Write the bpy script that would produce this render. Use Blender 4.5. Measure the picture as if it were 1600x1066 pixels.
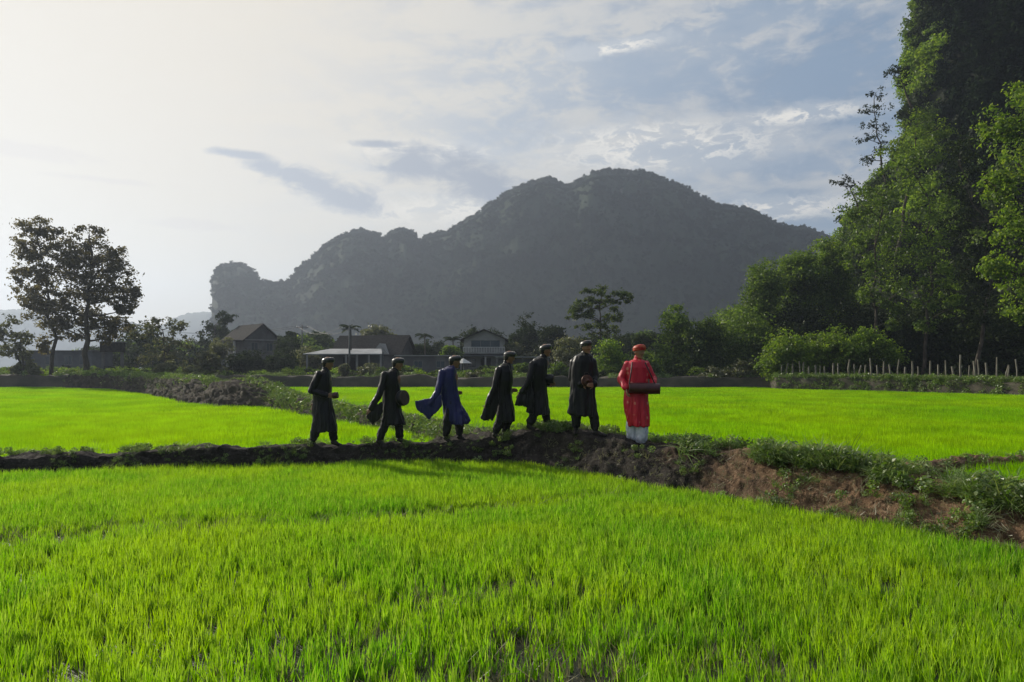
import bpy, bmesh, math, random
import numpy as np
from mathutils import Vector, Matrix, noise as mn

for o in list(bpy.data.objects): bpy.data.objects.remove(o)
C = bpy.context.scene.collection
sc = bpy.context.scene
R = math.radians

# ------------------------------------------------------------------ camera
F, HOR, CAMH = 1155.0, 575.0, 2.0          # focal length and horizon measured in the 1600 px wide photo
cam = bpy.data.objects.new('camera', bpy.data.cameras.new('camera'))
C.objects.link(cam)
cam.location = (0, 0, CAMH); cam.rotation_euler = (R(90), 0, 0)
cam.data.sensor_width = 36.0; cam.data.lens = 36.0 * F / 1600
cam.data.shift_y = (HOR - 533) / 1600
cam.data.clip_start = 0.1; cam.data.clip_end = 20000
sc.camera = cam

# ------------------------------------------------------------------ light
SUN_AZ, SUN_EL = -50.0, 27.0                # degrees from +Y towards +X, and above the horizon
SD = Vector((math.sin(R(SUN_AZ)) * math.cos(R(SUN_EL)), math.cos(R(SUN_AZ)) * math.cos(R(SUN_EL)), math.sin(R(SUN_EL))))
sl = bpy.data.lights.new('sun', 'SUN'); sl.energy = 5.0; sl.angle = R(0.6); sl.color = (1.0, 0.93, 0.80)
sun = bpy.data.objects.new('sun', sl); C.objects.link(sun)
sun.rotation_euler = (-SD).to_track_quat('-Z', 'Y').to_euler()

w = bpy.data.worlds.new('World'); sc.world = w; w.use_nodes = True
nt = w.node_tree; nt.nodes.clear()

class NG:
    """small helper to write node maths"""
    def __init__(s, nt): s.nt = nt
    def n(s, t, **k):
        nd = s.nt.nodes.new(t)
        for a, b in k.items(): setattr(nd, a, b)
        return nd
    def l(s, a, b): s.nt.links.new(a, b)
    def put(s, sock, v):
        if isinstance(v, bpy.types.NodeSocket): s.l(v, sock)
        elif v is not None:
            sock.default_value = v
    def m(s, op, a, b=None, c=None, clamp=False):
        nd = s.n('ShaderNodeMath', operation=op, use_clamp=clamp)
        s.put(nd.inputs[0], a); s.put(nd.inputs[1], b); s.put(nd.inputs[2], c)
        return nd.outputs[0]
    def vm(s, op, a, b=None):
        nd = s.n('ShaderNodeVectorMath', operation=op)
        s.put(nd.inputs[0], a); s.put(nd.inputs[1], b)
        return nd.outputs['Value'] if op in ('DOT_PRODUCT', 'LENGTH') else nd.outputs[0]
    def comb(s, x, y, z):
        nd = s.n('ShaderNodeCombineXYZ')
        for i, v in enumerate((x, y, z)): s.put(nd.inputs[i], v)
        return nd.outputs[0]
    def sep(s, v):
        nd = s.n('ShaderNodeSeparateXYZ'); s.l(v, nd.inputs[0]); return nd.outputs
    def noise(s, vec, scale, detail=4, rough=0.55, dist=0.0):
        nd = s.n('ShaderNodeTexNoise')
        if vec is not None: s.l(vec, nd.inputs['Vector'])
        nd.inputs['Scale'].default_value = scale; nd.inputs['Detail'].default_value = detail
        nd.inputs['Roughness'].default_value = rough; nd.inputs['Distortion'].default_value = dist
        return nd.outputs['Fac']
    def mix(s, f, a, b, blend='MIX'):
        nd = s.n('ShaderNodeMix', data_type='RGBA', blend_type=blend)
        nd.clamp_factor = True
        s.put(nd.inputs[0], f)
        for sock, v in ((nd.inputs[6], a), (nd.inputs[7], b)):
            s.put(sock, v if isinstance(v, bpy.types.NodeSocket) else (tuple(v) + (1,) if len(v) == 3 else v))
        return nd.outputs[2]
    def ss(s, v, a, b):                      # smoothstep from a to b
        nd = s.n('ShaderNodeMapRange', interpolation_type='SMOOTHSTEP')
        s.put(nd.inputs[0], v); nd.inputs[1].default_value = a; nd.inputs[2].default_value = b
        return nd.outputs[0]

g = NG(nt)
sky = g.n('ShaderNodeTexSky', sky_type='NISHITA', sun_disc=False)
sky.sun_elevation = R(SUN_EL); sky.sun_rotation = R(SUN_AZ); sky.dust_density = 2.5; sky.air_density = 1.0; sky.altitude = 50
tc = g.n('ShaderNodeTexCoord')
dx, dy, dz = g.sep(tc.outputs['Generated'])
dirv = tc.outputs['Generated']
az = g.m('ARCTAN2', dx, dy)                  # azimuth and elevation of the sky direction
el = g.m('ARCSINE', dz)
cz = g.m('ADD', g.m('MAXIMUM', dz, 0.0), 0.09)
plane = g.comb(g.m('DIVIDE', dx, cz), g.m('DIVIDE', dy, cz), 0.0)       # flat cloud deck seen in perspective
stre = g.comb(g.m('MULTIPLY', az, 3.2), g.m('MULTIPLY', el, 11.0), 1.7)
n1 = g.noise(plane, 0.75, 6, 0.58, 0.6)
n2 = g.noise(stre, 1.6, 7, 0.60, 0.5)
n4 = g.noise(g.comb(g.m('MULTIPLY', az, 16.0), g.m('MULTIPLY', el, 34.0), 9.0), 1.5, 9, 0.62, 0.4)
n3 = g.noise(g.comb(g.m('MULTIPLY', az, 9.0), g.m('MULTIPLY', el, 24.0), 5.0), 2.3, 6, 0.65, 0.3)
def ang(px, py):
    a = math.atan((px - 800) / F); return a, math.atan((HOR - py) / F * math.cos(a))
def blob(px, py, sx, sy, tilt=0.0, warp=0.9, lo=0.25, hi=1.0, src=None):
    """soft irregular cloud patch around a sky direction"""
    a, e = ang(px, py)
    u = g.m('SUBTRACT', az, a); v = g.m('SUBTRACT', el, e)
    ct, st = math.cos(tilt), math.sin(tilt)
    uu = g.m('DIVIDE', g.m('ADD', g.m('MULTIPLY', u, ct), g.m('MULTIPLY', v, st)), sx / F)
    vv = g.m('DIVIDE', g.m('SUBTRACT', g.m('MULTIPLY', v, ct), g.m('MULTIPLY', u, st)), sy / F)
    r = g.m('SQRT', g.m('ADD', g.m('MULTIPLY', uu, uu), g.m('MULTIPLY', vv, vv)))
    r = g.m('ADD', r, g.m('MULTIPLY', g.m('SUBTRACT', n4 if src is None else src, 0.5), warp * 3.4))
    return g.m('SUBTRACT', 1.0, g.ss(r, lo, hi))
def mx(*a):
    r = a[0]
    for b in a[1:]: r = g.m('MAXIMUM', r, b)
    return r
sdot = g.vm('DOT_PRODUCT', dirv, tuple(SD))
near_sun = g.ss(sdot, 0.38, 0.90)            # thin bright cloud round the sun
deck = g.ss(g.m('ADD', g.m('ADD', g.m('MULTIPLY', n1, 0.30), g.m('MULTIPLY', n2, 0.50)), g.m('MULTIPLY', n4, 0.20)), 0.42, 0.57)
# open blue-grey gaps and grey cloud undersides
gap = mx(blob(980, 110, 330, 62, 0.05), blob(1240, 255, 150, 22), blob(1150, 40, 330, 38, 0.08), blob(1290, 120, 120, 60),
         blob(660, 195, 190, 20, 0.0))
greyc = mx(blob(520, 300, 120, 30, -0.22, 0.5), blob(450, 272, 80, 20, -0.2, 0.5), blob(375, 241, 62, 9, -0.05, 0.35), blob(640, 258, 76, 38, 0, 0.45), blob(745, 280, 110, 46, -0.25, 0.5), blob(590, 225, 60, 8, 0, 0.4))
warm = mx(blob(40, 235, 120, 14, 0.0, 0.6), blob(300, 350, 90, 10, 0.0, 0.6), blob(170, 282, 90, 6, 0.0, 0.5))
bright = mx(blob(1040, 235, 300, 46, 0.02, 0.8), blob(640, 235, 200, 22, 0, 0.7), blob(1000, 215, 240, 34, 0.02, 1.1), blob(960, 75, 120, 14, 0.1, 0.9), blob(700, 330, 330, 40, 0.0, 0.8), blob(1180, 330, 260, 28, 0, 0.8), blob(1250, 180, 160, 20, 0, .9))
puff = g.ss(n4, 0.46, 0.56)
cl_base = g.mix(near_sun, (5.7, 5.8, 5.9), (7.7, 7.3, 6.5))
cl_grey = g.mix(near_sun, (2.4, 3.0, 4.1), (3.9, 4.2, 4.8))
blue = g.mix(near_sun, (2.3, 3.3, 4.7), (5.4, 5.8, 6.3))
skyc = g.mix(0.72, sky.outputs[0], blue)
col = g.mix(g.m('MULTIPLY', deck, 0.85), skyc, cl_base)
col = g.mix(g.m('MULTIPLY', gap, 0.76), col, blue)
col = g.mix(g.m('MULTIPLY', g.m('MULTIPLY', bright, g.m('ADD', 0.25, g.m('MULTIPLY', puff, 0.8))), 1.0), col, (9.0, 8.7, 8.1))
glow = g.ss(sdot, 0.66, 0.92)
col = g.mix(g.m('MULTIPLY', glow, 0.97), col, (7.9, 7.25, 6.2))
lowglow = g.m('MULTIPLY', g.m('SUBTRACT', 1.0, g.ss(el, 0.0, 0.34)), g.ss(sdot, 0.35, 0.8))
col = g.mix(g.m('MULTIPLY', lowglow, 0.72), col, (7.9, 7.35, 6.2))
col = g.mix(g.m('MULTIPLY', greyc, 0.95), col, cl_grey)
col = g.mix(g.m('MULTIPLY', warm, 0.35), col, (6.6, 6.0, 5.7))
away = g.ss(sdot, -0.75, 0.12)             # the sky opposite the sun is much dimmer
col = g.mix(away, (1.1, 1.45, 2.2), col)
bg = g.n('ShaderNodeBackground'); g.l(col, bg.inputs[0]); bg.inputs[1].default_value = 0.1
out = g.n('ShaderNodeOutputWorld'); g.l(bg.outputs[0], out.inputs[0])
w.cycles.sampling_method = 'MANUAL'; w.cycles.sample_map_resolution = 512

vs = sc.view_settings
vs.view_transform = 'Standard'; vs.look = 'None'; vs.gamma = 1.0; vs.exposure = 0.0; vs.use_curve_mapping = False
cy = sc.cycles
cy.max_bounces = 7; cy.diffuse_bounces = 3; cy.glossy_bounces = 2; cy.transmission_bounces = 4; cy.volume_bounces = 0; cy.transparent_max_bounces = 4
cy.use_denoising = True; cy.caustics_reflective = False; cy.caustics_refractive = False

# ------------------------------------------------------------------ helpers
rng = np.random.default_rng(11)
random.seed(5)

def P(px, py, d):
    """world point that the photo shows at px, py, when it stands d metres ahead"""
    return Vector(((px - 800) / F * d, d, CAMH + (HOR - py) / F * d))

def tag(o, label=None, cat=None, group=None, kind=None):
    if label: o['label'] = label
    if cat: o['category'] = cat
    if group: o['group'] = group
    if kind: o['kind'] = kind
    return o

def empty(name, loc, label, cat, group=None, rz=0.0):
    o = bpy.data.objects.new(name, None); C.objects.link(o)
    o.location = loc; o.rotation_euler = (0, 0, rz); o.empty_display_size = 0.2
    return tag(o, label, cat, group)

def link(name, me, mat=None, parent=None, coll=None):
    o = bpy.data.objects.new(name, me); (coll or C).objects.link(o)
    if mat: me.materials.append(mat)
    if parent: o.parent = parent
    return o

def npmesh(name, V, Fc, attr=None, smooth=False):
    """mesh from numpy arrays; Fc is (n, k)"""
    me = bpy.data.meshes.new(name)
    V = np.asarray(V, np.float32); Fc = np.asarray(Fc, np.int32)
    n, k = Fc.shape
    me.vertices.add(len(V)); me.vertices.foreach_set('co', V.ravel())
    me.loops.add(n * k); me.loops.foreach_set('vertex_index', Fc.ravel())
    me.polygons.add(n); me.polygons.foreach_set('loop_start', np.arange(0, n * k, k, dtype=np.int32))
    me.update(calc_edges=True); me.validate()
    if attr is not None:
        a = me.attributes.new('rnd', 'FLOAT', 'POINT'); a.data.foreach_set('value', np.asarray(attr, np.float32))
    if smooth: me.polygons.foreach_set('use_smooth', np.ones(len(me.polygons), bool))
    return me

def bmobj(name, bm, mat, parent=None, smooth=False):
    me = bpy.data.meshes.new(name); bmesh.ops.recalc_face_normals(bm, faces=bm.faces[:]); bm.to_mesh(me); bm.free()
    if smooth: me.polygons.foreach_set('use_smooth', np.ones(len(me.polygons), bool))
    return link(name, me, mat, parent)

def box(bm, x0, x1, y0, y1, z0, z1):
    v = [bm.verts.new(p) for p in ((x0,y0,z0),(x1,y0,z0),(x1,y1,z0),(x0,y1,z0),(x0,y0,z1),(x1,y0,z1),(x1,y1,z1),(x0,y1,z1))]
    for f in ((0,3,2,1),(4,5,6,7),(0,1,5,4),(1,2,6,5),(2,3,7,6),(3,0,4,7)): bm.faces.new([v[i] for i in f])

def tube(bm, pts, rad, seg=8, cap=True):
    """tapered tube through pts"""
    pts = [Vector(p) for p in pts]; rings = []
    for i, p in enumerate(pts):
        d = (pts[min(i + 1, len(pts) - 1)] - pts[max(i - 1, 0)]).normalized()
        a = d.cross(Vector((0.13, 1, 0.21))); a = a if a.length > 1e-3 else d.cross(Vector((1, 0, 0)))
        a.normalize(); b = d.cross(a)
        rings.append([bm.verts.new(p + (a * math.cos(t) + b * math.sin(t)) * rad[i]) for t in (2 * math.pi * k / seg for k in range(seg))])
    for r0, r1 in zip(rings, rings[1:]):
        for k in range(seg): bm.faces.new((r0[k], r0[(k + 1) % seg], r1[(k + 1) % seg], r1[k]))
    if cap: bm.faces.new(rings[0][::-1]); bm.faces.new(rings[-1])

# ------------------------------------------------------------------ materials
def newmat(name):
    m = bpy.data.materials.new(name); m.use_nodes = True; m.node_tree.nodes.clear()
    return m, NG(m.node_tree)

def leafmat(name, ca, cb, cc, trans=0.5, tcol=(1.0, 1.0, 0.45), gloss=0.04, nscale=0.25, tstr=1.0):
    """thin leaf: diffuse on the lit side, translucent through it"""
    m, g = newmat(name)
    at = g.n('ShaderNodeAttribute', attribute_name='rnd')
    oi = g.n('ShaderNodeObjectInfo'); ge = g.n('ShaderNodeNewGeometry')
    big = g.noise(ge.outputs['Position'], nscale, 3)
    c = g.mix(g.ss(big, 0.35, 0.65), ca, cb)
    c = g.mix(g.m('MULTIPLY', g.m('POWER', at.outputs['Fac'], 2.2), 0.95), c, cc)
    hs = g.n('ShaderNodeHueSaturation'); g.l(c, hs.inputs['Color'])
    g.l(g.m('ADD', 0.78, g.m('MULTIPLY', oi.outputs['Random'], 0.44)), hs.inputs['Value'])
    c = hs.outputs[0]
    d = g.n('ShaderNodeBsdfDiffuse'); g.l(c, d.inputs[0])
    t = g.n('ShaderNodeBsdfTranslucent')
    g.l(g.mix(1.0, c, tuple(x * tstr for x in tcol), 'MULTIPLY'), t.inputs[0])
    mx1 = g.n('ShaderNodeMixShader'); mx1.inputs[0].default_value = trans
    g.l(d.outputs[0], mx1.inputs[1]); g.l(t.outputs[0], mx1.inputs[2])
    gl = g.n('ShaderNodeBsdfGlossy'); gl.inputs['Roughness'].default_value = 0.45
    mx2 = g.n('ShaderNodeMixShader'); mx2.inputs[0].default_value = gloss
    g.l(mx1.outputs[0], mx2.inputs[1]); g.l(gl.outputs[0], mx2.inputs[2])
    o = g.n('ShaderNodeOutputMaterial'); g.l(mx2.outputs[0], o.inputs[0])
    return m

def mat(name, ca, cb=None, scale=3.0, rough=0.85, bump=0.0, bscale=None, detail=6, metallic=0.0, coords=None, lo=0.38, hi=0.62, spec=0.3, cc=None, cscale=1.0):
    m, g = newmat(name)
    b = g.n('ShaderNodeBsdfPrincipled'); b.inputs['Roughness'].default_value = rough; b.inputs['Metallic'].default_value = metallic
    b.inputs['Specular IOR Level'].default_value = spec
    t = g.n('ShaderNodeTexCoord'); v = t.outputs['Object'] if coords is None else None
    if coords is not None:
        mp = g.n('ShaderNodeMapping'); g.l(t.outputs['Object'], mp.inputs[0]); mp.inputs['Scale'].default_value = coords; v = mp.outputs[0]
    n = g.noise(v, scale, detail)
    c = g.mix(g.ss(n, lo, hi), ca, cb or ca)
    if cc is not None:
        c = g.mix(g.ss(g.noise(v, cscale, 4), 0.50, 0.62), c, cc)
    g.l(c, b.inputs['Base Color'])
    if bump:
        bp = g.n('ShaderNodeBump'); bp.inputs['Strength'].default_value = bump; bp.inputs['Distance'].default_value = 0.05
        g.l(g.noise(v, bscale or scale * 3, 6), bp.inputs['Height']); g.l(bp.outputs[0], b.inputs['Normal'])
    o = g.n('ShaderNodeOutputMaterial'); g.l(b.outputs[0], o.inputs[0])
    return m

M = {}
M['rice'] = leafmat('rice_leaf', (0.14, 0.37, 0.003), (0.30, 0.475, 0.002), (0.31, 0.45, 0.09), 0.58, (1.0, 1.0, 0.4), 0.012, 0.45, 1.3)
M['ricefar'] = leafmat('rice_leaf_distant', (0.19, 0.43, 0.002), (0.30, 0.49, 0.002), (0.30, 0.50, 0.006), 0.58, (1.0, 1.0, 0.3), 0.006, 0.12, 1.3)
M['stub'] = leafmat('dry_stubble', (0.16, 0.17, 0.07), (0.24, 0.22, 0.12), (0.30, 0.28, 0.20), 0.3, (1, 1, .8))
M['weed'] = leafmat('weed_leaf', (0.08, 0.16, 0.02), (0.15, 0.26, 0.035), (0.32, 0.38, 0.17), 0.45, (1.0, 1.0, 0.5), 0.06, 1.2)
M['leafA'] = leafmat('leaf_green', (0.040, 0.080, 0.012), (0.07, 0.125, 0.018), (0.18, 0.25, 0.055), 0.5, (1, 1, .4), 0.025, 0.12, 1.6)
M['leafB'] = leafmat('leaf_bright', (0.07, 0.14, 0.016), (0.13, 0.22, 0.025), (0.26, 0.34, 0.07), 0.55, (1, 1, .35), 0.02, 0.12, 1.6)
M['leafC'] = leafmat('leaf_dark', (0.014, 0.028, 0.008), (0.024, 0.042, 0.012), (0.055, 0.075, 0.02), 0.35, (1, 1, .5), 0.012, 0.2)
M['leafH'] = leafmat('leaf_backlit_brown', (0.09, 0.085, 0.045), (0.12, 0.11, 0.055), (0.18, 0.16, 0.08), 0.55, (1, .95, .6), 0.02, 0.2, 1.3)
M['leafF'] = leafmat('leaf_mid_dark', (0.030, 0.052, 0.014), (0.045, 0.075, 0.02), (0.12, 0.15, 0.05), 0.45, (1, 1, .45), 0.02, 0.2, 1.3)
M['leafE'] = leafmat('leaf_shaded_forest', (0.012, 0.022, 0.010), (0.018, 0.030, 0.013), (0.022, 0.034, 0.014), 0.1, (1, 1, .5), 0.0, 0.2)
M['leafD'] = leafmat('leaf_dusty', (0.075, 0.09, 0.04), (0.11, 0.125, 0.05), (0.22, 0.22, 0.12), 0.45, (1, 1, .6), 0.05, 0.2)
M['bark'] = mat('bark', (0.05, 0.04, 0.03), (0.10, 0.085, 0.065), 6, 0.95, 0.5, coords=(1, 1, .25))
M['soil'] = mat('bank_soil', (0.055, 0.035, 0.022), (0.125, 0.078, 0.047), 5.0, 0.95, 1.0, 22, cc=(0.19, 0.13, 0.085), cscale=11)
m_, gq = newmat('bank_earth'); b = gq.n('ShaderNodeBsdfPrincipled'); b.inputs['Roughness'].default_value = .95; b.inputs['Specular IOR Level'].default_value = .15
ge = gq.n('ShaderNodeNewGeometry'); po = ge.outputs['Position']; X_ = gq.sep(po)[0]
brown = gq.ss(gq.m('ADD', X_, gq.m('MULTIPLY', gq.noise(po, 1.6, 5), 3.2)), 4.1, 5.6)       # browner, lighter earth further right along the bank
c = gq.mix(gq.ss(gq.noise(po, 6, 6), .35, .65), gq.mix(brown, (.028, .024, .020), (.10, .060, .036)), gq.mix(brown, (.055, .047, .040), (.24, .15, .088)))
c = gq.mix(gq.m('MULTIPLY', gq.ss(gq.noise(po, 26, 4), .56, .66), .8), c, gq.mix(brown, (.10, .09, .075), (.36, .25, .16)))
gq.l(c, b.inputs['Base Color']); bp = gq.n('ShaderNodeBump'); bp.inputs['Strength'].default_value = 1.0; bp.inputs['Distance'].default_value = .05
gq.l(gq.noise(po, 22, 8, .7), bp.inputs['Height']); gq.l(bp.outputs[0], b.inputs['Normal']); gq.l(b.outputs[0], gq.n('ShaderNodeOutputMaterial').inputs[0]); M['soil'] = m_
M['soilgrey'] = mat('bank_soil_grey', (0.034, 0.029, 0.023), (0.075, 0.062, 0.046), 1.2, 0.95, 0.8, 9)
M['mud'] = mat('paddy_mud', (0.018, 0.017, 0.012), (0.045, 0.040, 0.028), 2.2, 0.45, 0.6, 16, spec=0.4)
M['terr'] = mat('terrace_soil', (0.045, 0.043, 0.032), (0.090, 0.078, 0.058), 0.35, 0.95, 0.5, 3)
M['mount'] = mat('mountain_cover', (0.018, 0.030, 0.015), (0.035, 0.050, 0.026), 0.03, 0.95, 0.0, cc=None)
M['cliff'] = mat('cliff_rock', (0.012, 0.017, 0.008), (0.022, 0.026, 0.014), 0.25, 0.95, 0.6, 1.0)

# ------------------------------------------------------------------ scattering with geometry nodes (used for stuff only)
def source_collection(name, objs):
    c = bpy.data.collections.new(name)
    for i, (me, m) in enumerate(objs):
        o = bpy.data.objects.new('%s_%02d' % (name, i), me); me.materials.append(m); c.objects.link(o)
    return c

def scatter(name, pts, rot, scl, idx, coll, label=None, cat=None):
    pts = np.asarray(pts, np.float32); n = len(pts)
    me = bpy.data.meshes.new(name); me.vertices.add(n); me.vertices.foreach_set('co', pts.ravel())
    a = me.attributes.new('irot', 'FLOAT_VECTOR', 'POINT'); a.data.foreach_set('vector', np.asarray(rot, np.float32).ravel())
    a = me.attributes.new('iscl', 'FLOAT_VECTOR', 'POINT'); a.data.foreach_set('vector', np.asarray(scl, np.float32).ravel())
    a = me.attributes.new('iidx', 'INT', 'POINT'); a.data.foreach_set('value', np.asarray(idx, np.int32))
    o = link(name, me); tag(o, label, cat, None, 'stuff')
    ng = bpy.data.node_groups.new(name + '_nodes', 'GeometryNodeTree')
    ng.interface.new_socket('Geometry', in_out='INPUT', socket_type='NodeSocketGeometry')
    ng.interface.new_socket('Geometry', in_out='OUTPUT', socket_type='NodeSocketGeometry')
    gi = ng.nodes.new('NodeGroupInput'); go = ng.nodes.new('NodeGroupOutput')
    ip = ng.nodes.new('GeometryNodeInstanceOnPoints'); ci = ng.nodes.new('GeometryNodeCollectionInfo')
    ci.inputs[0].default_value = coll; ci.inputs['Separate Children'].default_value = True; ci.inputs['Reset Children'].default_value = True
    ip.inputs['Pick Instance'].default_value = True
    def na(nm, ty):
        q = ng.nodes.new('GeometryNodeInputNamedAttribute'); q.data_type = ty; q.inputs[0].default_value = nm
        return q.outputs[0]
    L = ng.links.new
    L(gi.outputs[0], ip.inputs['Points']); L(ci.outputs[0], ip.inputs['Instance'])
    L(na('iidx', 'INT'), ip.inputs['Instance Index']); L(na('irot', 'FLOAT_VECTOR'), ip.inputs['Rotation']); L(na('iscl', 'FLOAT_VECTOR'), ip.inputs['Scale'])
    L(ip.outputs[0], go.inputs[0])
    md = o.modifiers.new('scatter', 'NODES'); md.node_group = ng
    return o

def blades(n, base_r, h0, h1, wd, lean=0.25, curve=0.3, seg=3, square=0.0, droop=0.0, r=rng):
    """n tapering blades as strips"""
    if square: bx = (r.random(n) - .5) * square; by = (r.random(n) - .5) * square
    else:
        a = r.random(n) * 6.283; q = np.sqrt(r.random(n)) * base_r; bx = q * np.cos(a); by = q * np.sin(a)
    h = h0 + (h1 - h0) * r.random(n); th = r.random(n) * 6.283
    le = lean * np.abs(r.normal(size=n)); cu = curve * (0.3 + r.random(n))
    wa = r.random(n) * 6.283; ww = wd * (0.7 + 0.6 * r.random(n)); rv = r.random(n)
    V = np.zeros((n, (seg + 1) * 2, 3), np.float32)
    for i in range(seg + 1):
        t = i / seg
        off = (le * t + cu * t * t) * h
        z = h * (t - droop * t ** 3 - 0.25 * cu * t * t)
        x = bx + np.cos(th) * off; y = by + np.sin(th) * off
        hw = ww * 0.5 * (1 - t) ** 0.6 if i < seg else 0.04 * ww
        if i == 0: hw = ww * 0.35
        V[:, 2 * i] = np.stack([x - np.cos(wa) * hw, y - np.sin(wa) * hw, z], 1)
        V[:, 2 * i + 1] = np.stack([x + np.cos(wa) * hw, y + np.sin(wa) * hw, z], 1)
    k = (seg + 1) * 2
    Fc = np.concatenate([np.arange(n)[:, None] * k + np.array([2 * i, 2 * i + 1, 2 * i + 3, 2 * i + 2])[None] for i in range(seg)])
    return npmesh('blades', V.reshape(-1, 3), Fc, np.repeat(rv, k))

def leafset(cent, nrm_bias, size, r=rng, flat=0.0):
    """a rhombic folded leaf at each centre, facing loosely along nrm_bias"""
    n = len(cent)
    nv = nrm_bias + r.normal(size=(n, 3)) * 0.75
    nv /= np.linalg.norm(nv, axis=1)[:, None] + 1e-6
    a = np.cross(nv, r.normal(size=(n, 3))); a /= np.linalg.norm(a, axis=1)[:, None] + 1e-6
    b = np.cross(nv, a)
    s = (size * (0.6 + 0.8 * r.random(n)))[:, None]
    fold = nv * s * 0.15
    V = np.stack([cent - a * s * .55, cent - b * s * .30 + fold, cent + a * s * .55, cent + b * s * .30 + fold], 1).reshape(-1, 3)
    Fc = np.arange(n * 4).reshape(n, 4)
    return V, Fc, np.repeat(r.random(n), 4)

def sph(n, r=rng):
    v = r.normal(size=(n, 3)); return v / np.linalg.norm(v, axis=1)[:, None]

def crownmesh(blobs, per, leaf, sub=14, spread=0.30, r=rng, gap=0.0):
    """blobs: (x,y,z,rx,ry,rz). Each blob gets sub clumps near its surface, each clump a cloud of leaves"""
    Cn, Nb = [], []
    for (x, y, z, rx, ry, rz) in blobs:
        rad = np.array([rx, ry, rz]); vol = (rx * ry * rz) ** (1 / 3)
        dirs = sph(sub, r); rr = 0.35 + 0.65 * r.random(sub) ** 0.45
        cc = dirs * rr[:, None] * rad + (x, y, z)
        k = max(3, int(per / sub))
        for c, d in zip(cc, dirs):
            if r.random() < gap: continue
            kk = int(k * (0.5 + r.random()))
            s = spread * vol * (0.6 + 0.8 * r.random())
            p = r.normal(size=(kk, 3)) * s * np.array([1, 1, .62]) * .62
            Cn.append(c + p); Nb.append(np.tile(d * .5 + (0, 0, .45), (kk, 1)) + p / (s + 1e-6) * .3)
    Cn = np.concatenate(Cn); Nb = np.concatenate(Nb)
    return leafset(Cn, Nb, leaf, r)

# ------------------------------------------------------------------ ground, banks
bm = bmesh.new()
S = 7000
vv = [bm.verts.new(p) for p in ((-S, -S, 0), (S, -S, 0), (S, S, 0), (-S, S, 0))]; bm.faces.new(vv)
tag(bmobj('ground', bm, M['mud']), kind='structure')

def interp(tab, x):
    t = np.array(tab, float); x = np.asarray(x, float)
    return np.stack([np.interp(x, t[:, 0], t[:, i]) for i in range(1, t.shape[1])], -1)

def fr(p, s, o=4): return mn.fractal(Vector(p) * s, 1.0, 2.0, o)

# main bank: px, distance of front foot, top front, top back, back foot, top height
MAIN = [(-500, 12.0, 12.3, 12.9, 13.2, .36), (-100, 13.0, 13.25, 13.9, 14.2, .38), (0, 13.2, 13.4, 14.0, 14.3, .38), (150, 13.6, 13.9, 14.4, 14.7, .38),
        (300, 14.0, 14.25, 14.9, 15.2, .42), (500, 14.5, 14.8, 15.5, 15.9, .46), (612, 14.7, 14.9, 15.6, 16.0, .48), (700, 14.7, 15.0, 15.8, 16.3, .54),
        (785, 14.6, 15.0, 16.1, 16.7, .64), (845, 14.2, 14.85, 16.2, 17.0, .80), (910, 13.2, 13.8, 15.6, 16.6, .79), (1000, 12.0, 12.75, 14.0, 14.8, .66),
        (1100, 11.1, 12.0, 13.1, 13.8, .68), (1200, 10.2, 11.1, 12.2, 12.8, .70), (1300, 9.45, 10.3, 11.4, 11.9, .68), (1400, 8.8, 9.6, 10.6, 11.0, .60),
        (1500, 8.2, 8.9, 9.8, 10.2, .53), (1600, 7.6, 8.3, 9.1, 9.5, .48), (1800, 6.7, 7.3, 8.1, 8.5, .46), (2300, 5.4, 6.0, 6.8, 7.2, .46)]
MAIN = [t[:5] + (t[5] - .04,) for t in MAIN]
def bankmesh(name, tab, cols, rows_per, amp, mt, base=-0.15, lump=1.0, mid=0.55):
    V = []; 
    for c in cols:
        d0, d1, d2, d3, zt = interp(tab, c)
        prof = []
        for (da, db, za, zb, n, e) in ((d0, d1, base, zt, rows_per, 0.75), (d1, d2, zt, zt, max(3, rows_per // 2), 1), (d2, d3, zt, base, max(3, rows_per // 2), 1.3)):
            for i in range(n):
                t = i / n; prof.append((da + (db - da) * t, za + (zb - za) * t ** e))
        prof.append((d3, base))
        for (d, z) in prof:
            x = (c - 800) / F * d
            nz = fr((x, d, z), 1.1) * amp * 0.9 + fr((x * .8 + 7, 0, z * 2.4), 4.0) * amp * 0.50 + abs(fr((x * .8, 9, z * 2.2), 9.0, 2)) * amp * .50 + abs(fr((x + 3, 5, z * 2.0), 20.0, 2)) * amp * .38
            k = min(1, max(0, (z - base) / max(zt - base, .01) * 1.6))
            V.append((x + fr((x, d, z + 5), 3) * amp * .5, d - nz * 0.7 * (1 if d < d1 else .2), z + nz * 0.8 * k))
    m = len(prof); n = len(cols)
    i, j = np.meshgrid(np.arange(n - 1), np.arange(m - 1), indexing='ij'); a = (i * m + j).ravel()
    return tag(link(name, npmesh(name, np.array(V), np.stack([a, a + m, a + m + 1, a + 1], 1), smooth=True), mt), kind='structure')
bankmesh('bank', MAIN, np.concatenate([np.arange(-500, 760, 4), np.arange(760, 1700, 2.5), np.arange(1700, 2300, 5)]), 24, 0.115, M['soil'])

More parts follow.
